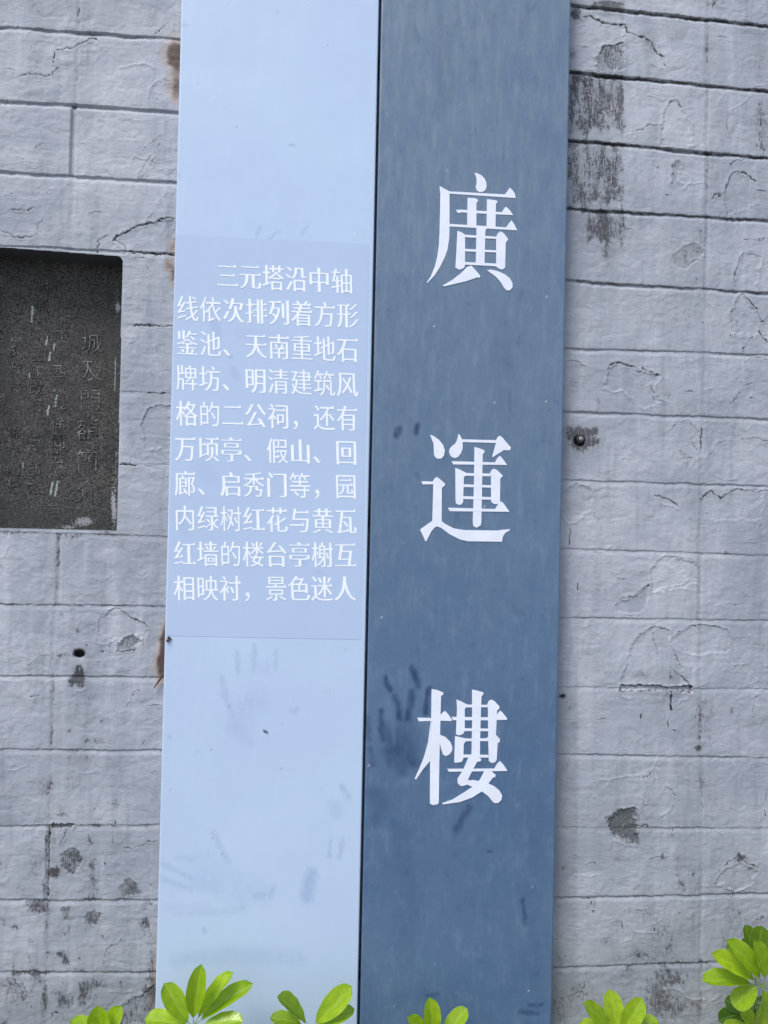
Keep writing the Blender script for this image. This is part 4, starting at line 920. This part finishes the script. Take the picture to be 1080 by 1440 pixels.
# the lilac film with the small text
fzt, fzb = at(245, 331, YF).z, at(238, 897, YF).z
fl_top = (at(248, 330.5, YF), at(519, 343, YF)); fl_bot = (at(234, 894, YF), at(508, 899.5, YF))
def film():
    n1, n2 = 60, 130; V = []; u = np.linspace(0, 1, n1 + 1); v = np.linspace(0, 1, n2 + 1)
    U, Vv = np.meshgrid(u, v)
    a, b, c, d = [np.array([p.x, p.z]) for p in (fl_top[0], fl_top[1], fl_bot[0], fl_bot[1])]
    P = (a[None, None] * (1 - U)[..., None] + b[None, None] * U[..., None]) * (1 - Vv)[..., None] + (c[None, None] * (1 - U)[..., None] + d[None, None] * U[..., None]) * Vv[..., None]
    X, Z = P[..., 0], P[..., 1]
    Y = YF + (fbm(X / 0.25, Z / 0.5, 3, 2) - .5) * 0.0003 - 0.0004
    PX, PY = measure(X, Y, Z); sm = np.zeros_like(X)
    for k_, w_, s_, p_ in FILM_SM:
        d_ = seg_dist(PX, PY, tp(k_, p_)); sm = np.maximum(sm, s_ * (1 - sst(w_ * .25, w_ * .75 + 1, d_)))
    V = np.stack([X.ravel(), Y.ravel(), Z.ravel()], 1); nx = n1 + 1
    i = np.arange(n2)[:, None] * nx + np.arange(n1)[None, :]
    q = np.stack([i, i + nx, i + nx + 1, i + 1], -1).reshape(-1, 4)
    mk = np.zeros((len(V), 4)); mk[:, 0] = sm.ravel()
    c_ = V.mean(0); o = add_mesh('text_film', V - c_, q, M_FILM, sign, True, {'marks': mk}, tuple(c_))
    return tag(o, 'faint lilac film carrying ten lines of small white print')
tf = film()
TEXT = [('三元塔沿中轴', (320, 387.7), (481, 395.5)), ('线依次排列着方形', (264, 433.8), (489, 443.8)), ('鉴池、天南重地石', (263.6, 482.2), (489, 492)),
        ('牌坊、明清建筑风', (262.8, 531.3), (488.3, 540.5)), ('格的二公祠，还有', (262.8, 581.5), (488.3, 588.3)), ('万顷亭、假山、回', (260.9, 630.9), (487, 636.3)),
        ('廊、启秀门等，园', (260.3, 679.8), (486.4, 683.8)), ('内绿树红花与黄瓦', (260.3, 728.4), (486.4, 733)), ('红墙的楼台亭榭互', (260, 778.6), (485.6, 780.5)),
        ('相映衬，景色迷人', (259.5, 826.9), (485, 827.7))]
CACHE = {}
def get_glyph(ch, **kw):
    key = (ch, tuple(sorted(kw.items())))
    if key not in CACHE: CACHE[key] = song(glyph_contours(ch), **kw)
    return CACHE[key]
EW, EH = 31.5, 38.5                    # width and height of one em, in photograph pixels
for line, (ax, ay), (bx, by) in TEXT:
    nch = len(line); sl = (by - ay) / (bx - ax)
    for i, ch in enumerate(line):
        t = i / (nch - 1); cx, cy = ax + (bx - ax) * t, ay + (by - ay) * t; polys = []
        for c in get_glyph(ch, thick=0.027, thin=0.015):
            pp = []
            for p in c:
                gx, gy = (p.x - 0.5) * EW, (p.y - 0.38) * EH
                q = at(cx + gx - gy * 0.024, cy - gy + gx * sl, YF); pp.append((q.x, q.z))
            polys.append(pp)
        c0 = at(cx, cy, YF)
        o = flat_letters('character', polys, M_TEXT, tf, YF - 0.0006, 0.00025, (c0.x, YF, c0.z))
        o.location = Vector((c0.x, YF, c0.z)) - Vector(tf.location)

# three large characters, cut strokes of white vinyl (outlines in traced tile coordinates)
BIG = {
 '廣': ((590, 230, 7.2), [
  [(555,95),(585,100),(625,120),(655,150),(675,190),(678,235),(665,270),(640,288),(605,290),(578,270),(568,235),(577,200),(577,160),(570,125)],
  [(203,228),(250,255),(303,283),(303,640),(300,760),(280,880),(250,960),(205,1050),(150,1135),(78,1210),(72,1203),(115,1140),(155,1040),(180,940),(195,830),(202,700),(207,500),(210,300)],
  [(303,283),(862,314),(890,280),(912,245),(935,265),(962,300),(973,350),(303,306)],
  [(368,470),(420,468),(835,494),(850,465),(872,438),(900,460),(925,490),(946,524),(415,495),(408,505),(385,498)],
  [(300,612),(875,647),(905,605),(930,577),(955,610),(988,677),(300,638)],
  [(487,348),(560,352),(592,368),(590,385),(575,402),(575,650),(480,640)],
  [(683,362),(750,370),(792,382),(772,415),(768,660),(677,650)],
  [(577,650),(677,655),(665,690),(657,1030),(568,1025)],
  [(383,683),(430,700),(460,722),(460,1030),(452,1052),(425,1072),(395,1074),(362,1055),(375,850)],
  [(775,745),(790,710),(815,688),(850,705),(898,768),(872,802),(866,1055),(840,1074),(810,1068),(775,1045)],
  [(455,722),(780,742),(780,765),(455,747)],[(455,866),(780,880),(780,902),(455,890)],[(450,998),(780,1014),(780,1042),(450,1024)],
  [(525,1035),(560,1075),(614,1135),(610,1156),(580,1155),(480,1190),(250,1245),(232,1236),(330,1180),(420,1110),(480,1050)],
  [(680,1080),(730,1076),(800,1095),(865,1125),(915,1165),(940,1215),(940,1255),(915,1285),(880,1285),(855,1260),(820,1200),(770,1145),(700,1095)]]),
 '運': ((580, 600, 7.2), [
  [(178,82),(215,95),(270,135),(310,185),(328,240),(320,290),(295,320),(262,326),(235,315),(218,285),(216,220),(213,170),(195,125)],
  [(467,72),(482,90),(500,125),(508,165),(508,220),(490,270),(460,308),(425,318),(390,302),(370,262),(375,225),(400,195),(430,175),(450,140),(460,100)],
  [(490,128),(845,137),(862,105),(882,92),(905,105),(996,210),(990,235),(970,240),(925,237),(815,308),(806,300),(845,165),(505,156)],
  [(628,207),(680,220),(728,240),(730,260),(712,278),(708,400),(697,960),(690,1000),(648,1023),(615,1005),(610,960),(622,600)],
  [(397,350),(835,362),(858,320),(882,294),(905,315),(958,388),(412,382)],
  [(434,417),(480,435),(545,468),(545,492),(520,510),(512,765),(495,788),(468,792),(440,778),(436,740)],
  [(785,470),(800,440),(825,425),(860,442),(915,498),(888,527),(885,770),(862,785),(825,783),(795,760),(795,505)],
  [(540,470),(790,475),(785,503),(530,497)],[(515,584),(797,593),(797,618),(515,611)],[(512,704),(797,713),(797,740),(512,732)],
  [(360,820),(835,834),(868,785),(895,754),(920,775),(982,862),(375,856)],
  [(90,553),(205,556),(220,530),(243,510),(270,525),(332,578),(325,598),(297,620),(295,960),(200,955),(210,583),(103,585)],
  [(200,953),(297,960),(340,990),(420,1030),(520,1047),(860,1052),(900,1045),(985,1038),(987,1048),(940,1075),(915,1110),(905,1165),(560,1160),(480,1142),(370,1085),(290,1025),(250,1010),(225,1020),(190,1060),(140,1162),(130,1158),(78,1045),(85,1035)]]),
 '樓': ((575, 960, 7.2), [
  [(230,65),(290,75),(348,100),(345,122),(325,132),(315,540),(308,800),(302,1215),(290,1230),(240,1238),(212,1222),(215,790),(222,700),(225,400)],
  [(85,355),(225,357),(225,386),(100,390)],[(318,330),(345,300),(365,285),(395,315),(434,372),(432,388),(316,384)],
  [(222,380),(222,780),(140,880),(72,980),(57,972),(100,880),(150,760),(195,600)],
  [(310,525),(370,550),(420,600),(440,650),(435,690),(410,725),(375,743),(345,725),(325,670),(312,600)],
  [(640,70),(690,80),(754,98),(754,118),(735,135),(728,300),(720,600),(718,760),(632,740),(640,400)],
  [(483,170),(530,190),(600,225),(565,265),(565,490),(545,520),(505,533),(475,520),(487,260)],
  [(790,225),(810,185),(832,172),(865,185),(917,240),(912,265),(893,280),(880,525),(920,570),(918,600),(898,610),(888,780),(870,805),(835,812),(808,790),(803,560),(800,250)],
  [(590,222),(795,224),(800,248),(572,249)],[(433,347),(805,350),(805,380),(445,379)],[(560,462),(805,464),(805,490),(555,489)],
  [(880,350),(905,305),(926,282),(950,305),(994,360),(992,375),(880,377)],
  [(468,540),(520,552),(580,565),(640,565),(640,590),(575,592),(555,620),(550,770),(535,800),(470,810),(458,800)],
  [(715,565),(785,563),(805,545),(805,590),(715,590)],[(550,728),(805,730),(805,757),(550,757)],
  [(610,740),(690,750),(732,770),(725,795),(690,800),(640,890),(595,985),(700,995),(690,1035),(650,1052),(590,1030),(555,1042),(525,1045),(495,1020),(490,975),(550,880)],
  [(387,872),(865,870),(895,820),(922,793),(950,820),(994,885),(990,892),(405,900)],
  [(770,885),(830,890),(878,932),(872,955),(850,958),(800,1025),(735,1100),(640,1160),(520,1205),(345,1230),(338,1218),(440,1185),(560,1110),(660,1045),(720,980)],
  [(640,985),(700,995),(780,1010),(860,1045),(915,1090),(943,1140),(935,1185),(905,1215),(865,1217),(845,1200),(800,1145),(740,1100),(700,1075),(600,1035)]])}
for ch, ((ox, oy, sc), strokes) in BIG.items():
    c0 = at(ox + 75, oy + 95, YF); loc = Vector((c0.x, YF, c0.z))
    me_parts_V, me_parts_F = [], []
    objs = []
    for i, st in enumerate(strokes):
        # smooth only slightly: the traced corners are kept
        pp = []
        for (x, y) in st:
            q = at(ox + x / sc, oy + y / sc, YF); pp.append((q.x, q.z))
        o = flat_letters('stroke', [pp], M_WHITE, None, YF + 0.0004, 0.0011 + 0.00004 * i, tuple(loc)); objs.append(o)
    import bmesh
    bm = bmesh.new()
    for o in objs: bm.from_mesh(o.data)
    me = bpy.data.meshes.new('character'); bm.to_mesh(me); bm.free(); me.materials.append(M_WHITE)
    for o in objs:
        d = o.data; bpy.data.objects.remove(o); bpy.data.meshes.remove(d)
    o = bpy.data.objects.new('character', me); link(o, board_d); o.location = loc - Vector(board_d.location)
    tag(o, {'廣': 'top large white character 廣', '運': 'middle large white character 運', '樓': 'bottom large white character 樓'}[ch])

# ------------------------------------------------------------------ stone plaque in the niche
YP = 0.074
px0, px1 = NX0 + 0.003, nr_top + 0.012
pz0, pz1 = NZB - 0.012, NZT_L + 0.04
plaque = thing('stone_plaque', 'dark speckled granite plaque with worn carved Chinese text, recessed left of the sign', 'plaque', ((px0 + px1) / 2, YP, pz0))
nx, nz = 150, 260
Xg, Zg = np.meshgrid(np.linspace(px0, px1, nx + 1), np.linspace(pz0, pz1, nz + 1))
hh = (fbm(Xg / 0.05, Zg / 0.05, 7, 4) - .5) * 0.003 + (vn(Xg / 0.004, Zg / 0.004, 3) - .5) * 0.0008
PX, PY = measure(Xg, np.full_like(Xg, YP), Zg)
lime = np.zeros_like(Xg)
for cx, cy, rx, ry, s in ((118, 733, 16, 7, 1.), (96, 741, 10, 4, .6), (161, 720, 3.5, 26, .8), (158, 700, 3, 30, .6), (164, 420, 3, 40, .5), (163, 640, 2.5, 60, .5), (167, 432, 4, 5, .8), (60, 742, 50, 2.5, .35), (58, 368, 4, 1.2, .9)):
    lime += s * np.exp(-(((PX - cx) / rx) ** 2 + ((PY - cy) / ry) ** 2))
sc_ = np.zeros_like(Xg)
for w_, pts in ((2.2, [(45.7, 431), (45.5, 442)]), (1.5, [(45, 443), (44.6, 453)]), (1.6, [(67, 473), (64.5, 486)]), (1.6, [(77, 482), (75.5, 492)]), (1.6, [(71, 496), (69, 507)]), (1.2, [(41, 524), (41, 531)]),
                (2.0, [(80, 556), (77.5, 572)]), (2.0, [(69, 571), (66.5, 583)]), (1.9, [(73.5, 679), (71, 695)]), (1.9, [(81, 677), (77.5, 697)]), (.8, [(32, 648), (32, 658)]), (.4, [(163, 470), (161, 580)])):
    d = seg_dist(PX, PY, pts); sc_ = np.maximum(sc_, 1 - sst(w_ * .5, w_ * 1.1, d))
moss = sst(680, 745, PY) * 0.8 + 0.5 * np.exp(-(((PX - 10) / 20) ** 2 + ((PY - 510) / 30) ** 2))
V = np.stack([Xg.ravel() - (px0 + px1) / 2, -hh.ravel(), Zg.ravel() - pz0], 1)
i = np.arange(nz)[:, None] * (nx + 1) + np.arange(nx)[None, :]
q = np.stack([i, i + 1, i + nx + 2, i + nx + 1], -1).reshape(-1, 4)
b0 = len(V)
V = np.concatenate([V, np.array([(px0 - (px0 + px1) / 2, 0.025, 0), ((px1 - px0) / 2, 0.03, 0), ((px1 - px0) / 2, 0.025, pz1 - pz0), (-(px1 - px0) / 2, 0.025, pz1 - pz0)])])
c4 = [0, nx, (nz + 1) * (nx + 1) - 1, nz * (nx + 1)]
q = np.concatenate([q, np.array([(c4[a], b0 + a, b0 + (a + 1) % 4, c4[(a + 1) % 4]) for a in range(4)] + [(b0, b0 + 1, b0 + 2, b0 + 3)][:1])])
mk = np.zeros((len(V), 4)); mk[:b0, 0] = np.clip(lime, 0, 1).ravel(); mk[:b0, 1] = sc_.ravel(); mk[:b0, 2] = moss.ravel()
slab = add_mesh('slab', V, q, M_GRAN, plaque, True, {'marks': mk})
COLS = [('城及門額簡介', [(130, 481), (130, 521), (127, 562), (123, 604), (123, 648), (123, 690)], 33, .62),
        ('海康西城段徐聞去城合', [(89, 452), (86, 474), (83, 522), (83, 545), (83, 567), (82, 595), (82, 620), (81, 643), (80, 664), (76, 713)], 22, .5),
        ('明邱石三國改石五門部之前', [(59, 402), (58, 430), (56, 455), (54, 500), (52, 524), (51, 546), (50, 570), (51, 620), (48, 638), (48, 660), (47, 685), (46, 706)], 20, .45),
        ('世天宫刻政恭等步四记', [(27, 402), (26, 447), (23, 471), (22, 494), (22, 518), (22, 546), (20, 611), (19, 636), (19, 661), (19, 684)], 20, .45),
        ('康寧邑', [(1, 397), (0, 470), (0, 560)], 20, .4)]
for text, pos, size, _s in COLS:
    for ch, (cx, cy) in zip(text, pos):
        polys = []; c0 = at(cx, cy, YP)
        for c in get_glyph(ch, thick=-0.016, thin=0.016, serif=False):
            pp = []
            for p in c:
                q_ = at(cx + (p.x - .5) * size, cy - (p.y - .38) * size, YP); pp.append((q_.x, q_.z))
            polys.append(pp)
        o = flat_letters('carved_character', polys, M_CARVE if size > 30 else M_CARVE2, slab, YP + 0.001, 0.0024, (c0.x, YP, c0.z))
        o.location = Vector((c0.x, YP, c0.z)) - Vector(plaque.location)

# ------------------------------------------------------------------ small things on the wall
def lathe(profile, n=20):
    V = []; Fc = []
    for (r_, y) in profile:
        for i in range(n): V.append((r_ * math.cos(2 * PI * i / n), y, r_ * math.sin(2 * PI * i / n)))
    for j in range(len(profile) - 1):
        for i in range(n): Fc.append((j * n + i, (j + 1) * n + i, (j + 1) * n + (i + 1) % n, j * n + (i + 1) % n))
    return V, Fc
p = at(816.5, 617, 0)
bolt = thing('anchor_bolt', 'small steel anchor bolt in a dark hole right of the sign', 'bolt', (p.x, 0.0, p.z))
V, Fc = lathe([(0.0001, -0.0035), (0.0038, -0.0035), (0.0046, -0.0026), (0.0046, 0.010), (0.0001, 0.010)], 18)
add_mesh('shank', V, Fc, M_STEEL, bolt)
V, Fc = lathe([(0.0058, 0.0), (0.0072, -0.0010), (0.0084, 0.0), (0.0084, 0.009), (0.0058, 0.009), (0.0058, 0.0)], 24)
add_mesh('sleeve', V, Fc, M_RAIL, bolt)

def tube(pts, radii, n=8):
    pts = [Vector(p_) for p_ in pts]; V = []; Fc = []
    for i, p_ in enumerate(pts):
        t = (pts[min(i + 1, len(pts) - 1)] - pts[max(i - 1, 0)]).normalized()
        a = t.orthogonal().normalized() if i == 0 else (a_prev - t * a_prev.dot(t)).normalized()
        a_prev = a; b = t.cross(a)
        for k_ in range(n):
            an = 2 * PI * k_ / n; V.append(p_ + (a * math.cos(an) + b * math.sin(an)) * radii[i])
    for i in range(len(pts) - 1):
        for k_ in range(n): Fc.append((i * n + k_, i * n + (k_ + 1) % n, (i + 1) * n + (k_ + 1) % n, (i + 1) * n + k_))
    return [tuple(v) for v in V], Fc
p0, p1 = at(241, 932, -0.006), at(216, 968, -0.006)
V, Fc = tube([p0, p0.lerp(p1, .3) + Vector((.001, -.002, 0)), p0.lerp(p1, .7), p1], [0.0022, 0.0026, 0.002, 0.0008])
o = add_mesh('iron_strip', np.array(V) - np.array(p0), Fc, M_RUST, None, True, None, tuple(p0))
tag(o, 'short rusty iron strip poking out from behind the left edge of the pale board', 'metal strip')
# crumb caught on the board edge
p = at(237.5, 898.5, YF)
rg = random.Random(5); V = []; Fc = []
for c_ in range(7):
    cx, cy, cz = rg.uniform(-.004, .004), rg.uniform(-.003, 0), rg.uniform(-.005, .004); r_ = rg.uniform(.0014, .003); b0 = len(V)
    for i in range(5):
        th = PI * i / 4
        for j in range(8):
            ph = 2 * PI * j / 8; rj = r_ * rg.uniform(.75, 1.2)
            V.append((cx + rj * math.sin(th) * math.cos(ph), cy + rj * math.cos(th), cz + rj * math.sin(th) * math.sin(ph)))
    for i in range(4):
        for j in range(8): Fc.append((b0 + i * 8 + j, b0 + i * 8 + (j + 1) % 8, b0 + (i + 1) * 8 + (j + 1) % 8, b0 + (i + 1) * 8 + j))
o = add_mesh('dirt_crumb', V, Fc, M_CRUMB, None, True, None, (p.x, YF - 0.001, p.z))
tag(o, 'tiny dark crumb of dirt stuck on the left edge of the pale board', 'dirt')
# insect
p = at(373, 1028, YF)
bug = thing('insect', 'tiny dark insect sitting on the pale board below the small print', 'insect', (p.x, YF - 0.0018, p.z))
V, Fc = tube([(-.0045, 0, .0022), (-.0040, 0, .0020), (-.0026, 0, .0013), (-.0012, 0, .0006), (0, 0, 0), (.0012, 0, -.0006), (.0028, 0, -.0014), (.0044, 0, -.0022), (.0052, 0, -.0026)],
             [.0003, .0010, .0012, .0005, .0011, .0006, .0014, .0013, .0002], 8)
add_mesh('body', V, Fc, M_BUG, bug)
for s_ in (-1, 1):
    for k_ in (-1, 0, 1):
        V, Fc = tube([(k_ * .0009, 0, -k_ * .0004), (k_ * .0016 + s_ * .0008, -.0004, s_ * .0018 - k_ * .0005), (k_ * .0024 + s_ * .0014, .0016, s_ * .0030 - k_ * .0008)], [.0002, .0002, .00015], 4)
        add_mesh('leg', V, Fc, M_BUG, bug)

# ------------------------------------------------------------------ shrubs in front of the wall
def leaflet_mesh(seed):
    rg = random.Random(seed); nu, nv = 10, 18; V = []; UV = []
    bend = rg.uniform(.05, .16); fold = rg.uniform(.10, .2); notch = rg.uniform(0, .03); sk = rg.uniform(-.03, .03); ph = rg.uniform(0, 6)
    for j in range(nv + 1):
        t = j / nv
        wv = (t ** 0.80) * ((1 - t) ** 0.46) / 0.523 * 0.5
        wv = max(wv, 0.012) if t < 0.96 else wv
        for i in range(nu + 1):
            u = i / nu * 2 - 1
            x = u * wv + sk * math.sin(PI * t)
            z = abs(u) ** 1.3 * fold * wv * 1.6 - bend * t * t + 0.012 * math.sin(5 * t + ph) * u
            z += 0.010 * math.sin(t * 22 + ph) * abs(u) ** 2
            V.append((x, t + (0 if t < .9 else notch * (abs(u) - 1)), z)); UV.append((i / nu, t))
    Fc = [(j * (nu + 1) + i, j * (nu + 1) + i + 1, (j + 1) * (nu + 1) + i + 1, (j + 1) * (nu + 1) + i) for j in range(nv) for i in range(nu)]
    me = mesh_from('leaflet', V, Fc); me.materials.append(M_LEAF)
    uvl = me.uv_layers.new(name='UVMap'); idx = np.array(Fc).ravel(); uvl.data.foreach_set('uv', np.array(UV, np.float32)[idx].ravel())
    return me
LM = [leaflet_mesh(s) for s in range(6)]
view = (CAM - at(540, 1400, -0.2)).normalized()

def add_leaf(shrub, node, center, leaflets, rg):
    """node, center: world points; leaflets: list of (base, tip, width, roll, shade)."""
    mid = node.lerp(center, .5) + Vector((0, -0.01, 0.015))
    V, Fc = tube([node - center, mid - center, Vector((0, 0, 0))], [0.0022, 0.0018, 0.0017], 7)
    lf = add_mesh('leaf', V, Fc, M_STEM, shrub, True, None, center - shrub.location)
    for base, tip, width, roll, shade in leaflets:
        ax = tip - base; L = ax.length; yv = ax.normalized()
        n_ = view * 0.75 + Vector((0, -0.05, 0.66)); n_ = (n_ - yv * n_.dot(yv)).normalized()
        xv = yv.cross(n_).normalized()
        m_ = Matrix((xv, yv, n_)).transposed() @ Matrix.Rotation(roll, 3, 'Y')
        o = bpy.data.objects.new('leaflet', rg.choice(LM)); link(o, lf)
        mm = m_.to_4x4() @ Matrix.Diagonal((width, L, L, 1)); mm.translation = base - center
        o.matrix_local = mm; o.color = (shade, shade, shade, 1)
        # the leaflet's own stalk
        V, Fc = tube([Vector((0, 0, 0)), (base - center) * .6 + Vector((0, -.001, 0)), base - center + yv * L * .05], [0.0010, 0.0008, 0.0007], 5)
        add_mesh('leaflet_stalk', V, Fc, M_STEM, lf)

def extra_leaf(shrub, node, center, R_, rg, shade, n_=8):
    ls = []
    nrm = Vector((rg.uniform(-.3, .3), -0.6, 0.75)).normalized(); a = nrm.orthogonal().normalized(); b = nrm.cross(a); p0_ = rg.uniform(0, 6)
    for i in range(n_):
        th = p0_ + 2 * PI * i / n_ + rg.uniform(-.15, .15); d = a * math.cos(th) + b * math.sin(th)
        L = R_ * rg.uniform(.85, 1.15); base = center + d * 0.012; tip = center + d * L - nrm * 0.012
        ls.append((base, tip, L * rg.uniform(.36, .44), rg.uniform(-.25, .25), shade))
    add_leaf(shrub, node, center, ls, rg)

SHRUBS = [
 ('umbrella shrub with bright leaflets before the lower left corner of the pale board', 273, 1442, -0.14, 24,
  [(271.5,1431,280.7,1364,26),(264,1438,233,1385,28),(279,1430,323,1366,25),(283,1434,351,1381,24),(262,1441,204,1431,27),(286,1443,340,1432,27),(268,1452,236,1475,24),(281,1452,312,1478,24)]),
 ('low umbrella shrub tip with two leaflets showing at the bottom edge left of the sign', 147, 1470, -0.12, 20,
  [(144,1466,137,1417,29),(150,1466,166,1417,27),(141,1469,101,1433,26),(154,1470,192,1450,24),(146,1480,120,1500,22)]),
 ('dark green umbrella shrub tip in front of the pale board beside the black gap', 437, 1447, -0.12, 18,
  [(430,1438,393,1399,28),(425,1442,381,1428,20),(444,1439,493,1388,30),(445,1445,496,1418,22),(424,1450,374,1446,20),(438,1458,440,1492,22)]),
 ('umbrella shrub tip with pointed leaflets in front of the slate blue board', 612, 1466, -0.12, 18,
  [(608.5,1460,607,1409,25),(619,1463,656,1418,25),(602,1464,576,1430,22),(622,1470,664,1460,20),(598,1470,560,1466,20)]),
 ('umbrella shrub tip right of the sign at the bottom edge', 868, 1456, -0.13, 22,
  [(868,1450,859,1395,28),(861,1450,825,1411,25),(875,1451,902,1408,28),(857,1457,818,1438,22),(880,1456,924,1431,24),(868,1468,856,1500,24)]),
 ('largest umbrella shrub with a full whorl of leaflets in the lower right corner', 1073, 1386, -0.18, 30,
  [(1069,1376,1032,1324,29),(1076,1377,1064,1325,27),(1061,1378,1007,1341,27),(1058,1384,990,1374,27),(1065,1388,1030,1414,32),(1073,1393,1084,1428,27),(1082,1378,1104,1330,28),(1086,1386,1135,1370,28),(1083,1393,1120,1420,28)]),
]
for si, (label, cx, cy, yd, nleaf, lf) in enumerate(SHRUBS):
    rg = random.Random(40 + si); C = at(cx, cy, yd)
    base = Vector((C.x + rg.uniform(-.05, .05), yd + rg.uniform(-.03, .02), 0.0))
    sh = thing('umbrella_shrub', label, 'shrub', tuple(base), 'umbrella shrubs planted along the foot of the wall')
    topn = C + Vector((0, 0.02, -0.09))
    pts = [base, base.lerp(topn, .35) + Vector((.015, .01, 0)), base.lerp(topn, .7) + Vector((-.012, 0, 0)), topn]
    V, Fc = tube([p_ - base for p_ in pts], [0.011, 0.009, 0.007, 0.0045], 9)
    add_mesh('stem', V, Fc, M_BARK, sh)
    ls = []
    for k_, (bx, by, tx, ty, wpx) in enumerate(lf):
        yb_ = yd; yt_ = yd + rg.uniform(-.022, .012)
        B = at(bx, by, yb_); P = at(tx, ty, yt_); s = 0.00150 * (1.62 + yd) / 1.62
        shade = rg.uniform(.78, 1.0)
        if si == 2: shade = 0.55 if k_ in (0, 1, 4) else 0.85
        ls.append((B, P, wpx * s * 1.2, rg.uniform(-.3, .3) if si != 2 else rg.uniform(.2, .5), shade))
    add_leaf(sh, topn, C, ls, rg)
    if si == 5:
        # shaded leaves behind and below the big whorl
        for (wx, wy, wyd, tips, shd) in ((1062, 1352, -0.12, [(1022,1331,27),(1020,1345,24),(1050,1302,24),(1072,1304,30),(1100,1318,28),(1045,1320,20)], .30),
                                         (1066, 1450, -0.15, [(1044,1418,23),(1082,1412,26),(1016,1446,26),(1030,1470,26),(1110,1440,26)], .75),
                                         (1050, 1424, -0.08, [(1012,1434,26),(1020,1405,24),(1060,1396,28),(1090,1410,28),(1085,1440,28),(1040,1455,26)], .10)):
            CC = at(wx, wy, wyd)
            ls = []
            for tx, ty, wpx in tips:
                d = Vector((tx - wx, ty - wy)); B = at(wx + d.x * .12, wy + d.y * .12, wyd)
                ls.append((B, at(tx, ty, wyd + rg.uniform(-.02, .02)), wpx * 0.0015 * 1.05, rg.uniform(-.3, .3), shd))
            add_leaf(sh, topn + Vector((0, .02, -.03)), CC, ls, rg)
    # foliage below the frame, down the stem
    for k_ in range(13):
        t = rg.uniform(.35, .98); nd_ = base.lerp(topn, t); an = rg.uniform(0, 2 * PI)
        off = Vector((math.cos(an) * rg.uniform(.07, .17), math.sin(an) * .09 - .01, rg.uniform(-.03, .05)))
        cc = nd_ + off; lim = at(cx, 1535, yd).z - rg.uniform(0, .05)
        cc.z = min(cc.z, lim); cc.y = min(cc.y, -0.09)
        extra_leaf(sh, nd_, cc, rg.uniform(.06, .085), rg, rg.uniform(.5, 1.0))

# ------------------------------------------------------------------ ground
def mat_soil():
    t = NT('planting_soil'); n = t.noise(t.geo(), 30, 8, 0.7)
    c = t.mix(t.ramp(n, .3, .7), (0.035, 0.026, 0.018), (0.09, 0.068, 0.048)); return t.done(c, 0.95, t.bump(n, 1, 0.02))
def mat_paving():
    t = NT('grey_paving'); n = t.noise(t.geo(), 8, 8, 0.65)
    c = t.mix(t.ramp(n, .3, .7), (0.20, 0.20, 0.195), (0.30, 0.295, 0.285)); return t.done(c, 0.85, t.bump(n, .6, 0.004))
V, Fc = box(-60, 60, -60, 60, -0.5, -0.02); o = add_mesh('ground', V, Fc, mat_paving(), None, False); tag(o, kind='structure')
xs = np.linspace(-2.7, 2.7, 200); ysg = np.linspace(-0.62, 0.0, 30); Xg, Yg = np.meshgrid(xs, ysg)
Zg = 0.0 + (fbm(Xg / .08, Yg / .08, 13, 4) - .5) * .03
V = np.stack([Xg.ravel(), Yg.ravel(), Zg.ravel()], 1); i = np.arange(29)[:, None] * 200 + np.arange(199)[None, :]
q = np.stack([i, i + 1, i + 201, i + 200], -1).reshape(-1, 4)
o = add_mesh('planting_bed', V, q, mat_soil(), None, True); tag(o, kind='structure')
V, Fc = box(-2.7, 2.7, -0.72, -0.622, -0.021, 0.07); o = add_mesh('kerb', V, Fc, M_RAIL if False else mat_plain('concrete_kerb', (0.3, 0.3, 0.29), .85, .15, 30, 0, .002), None, False); tag(o, kind='structure')
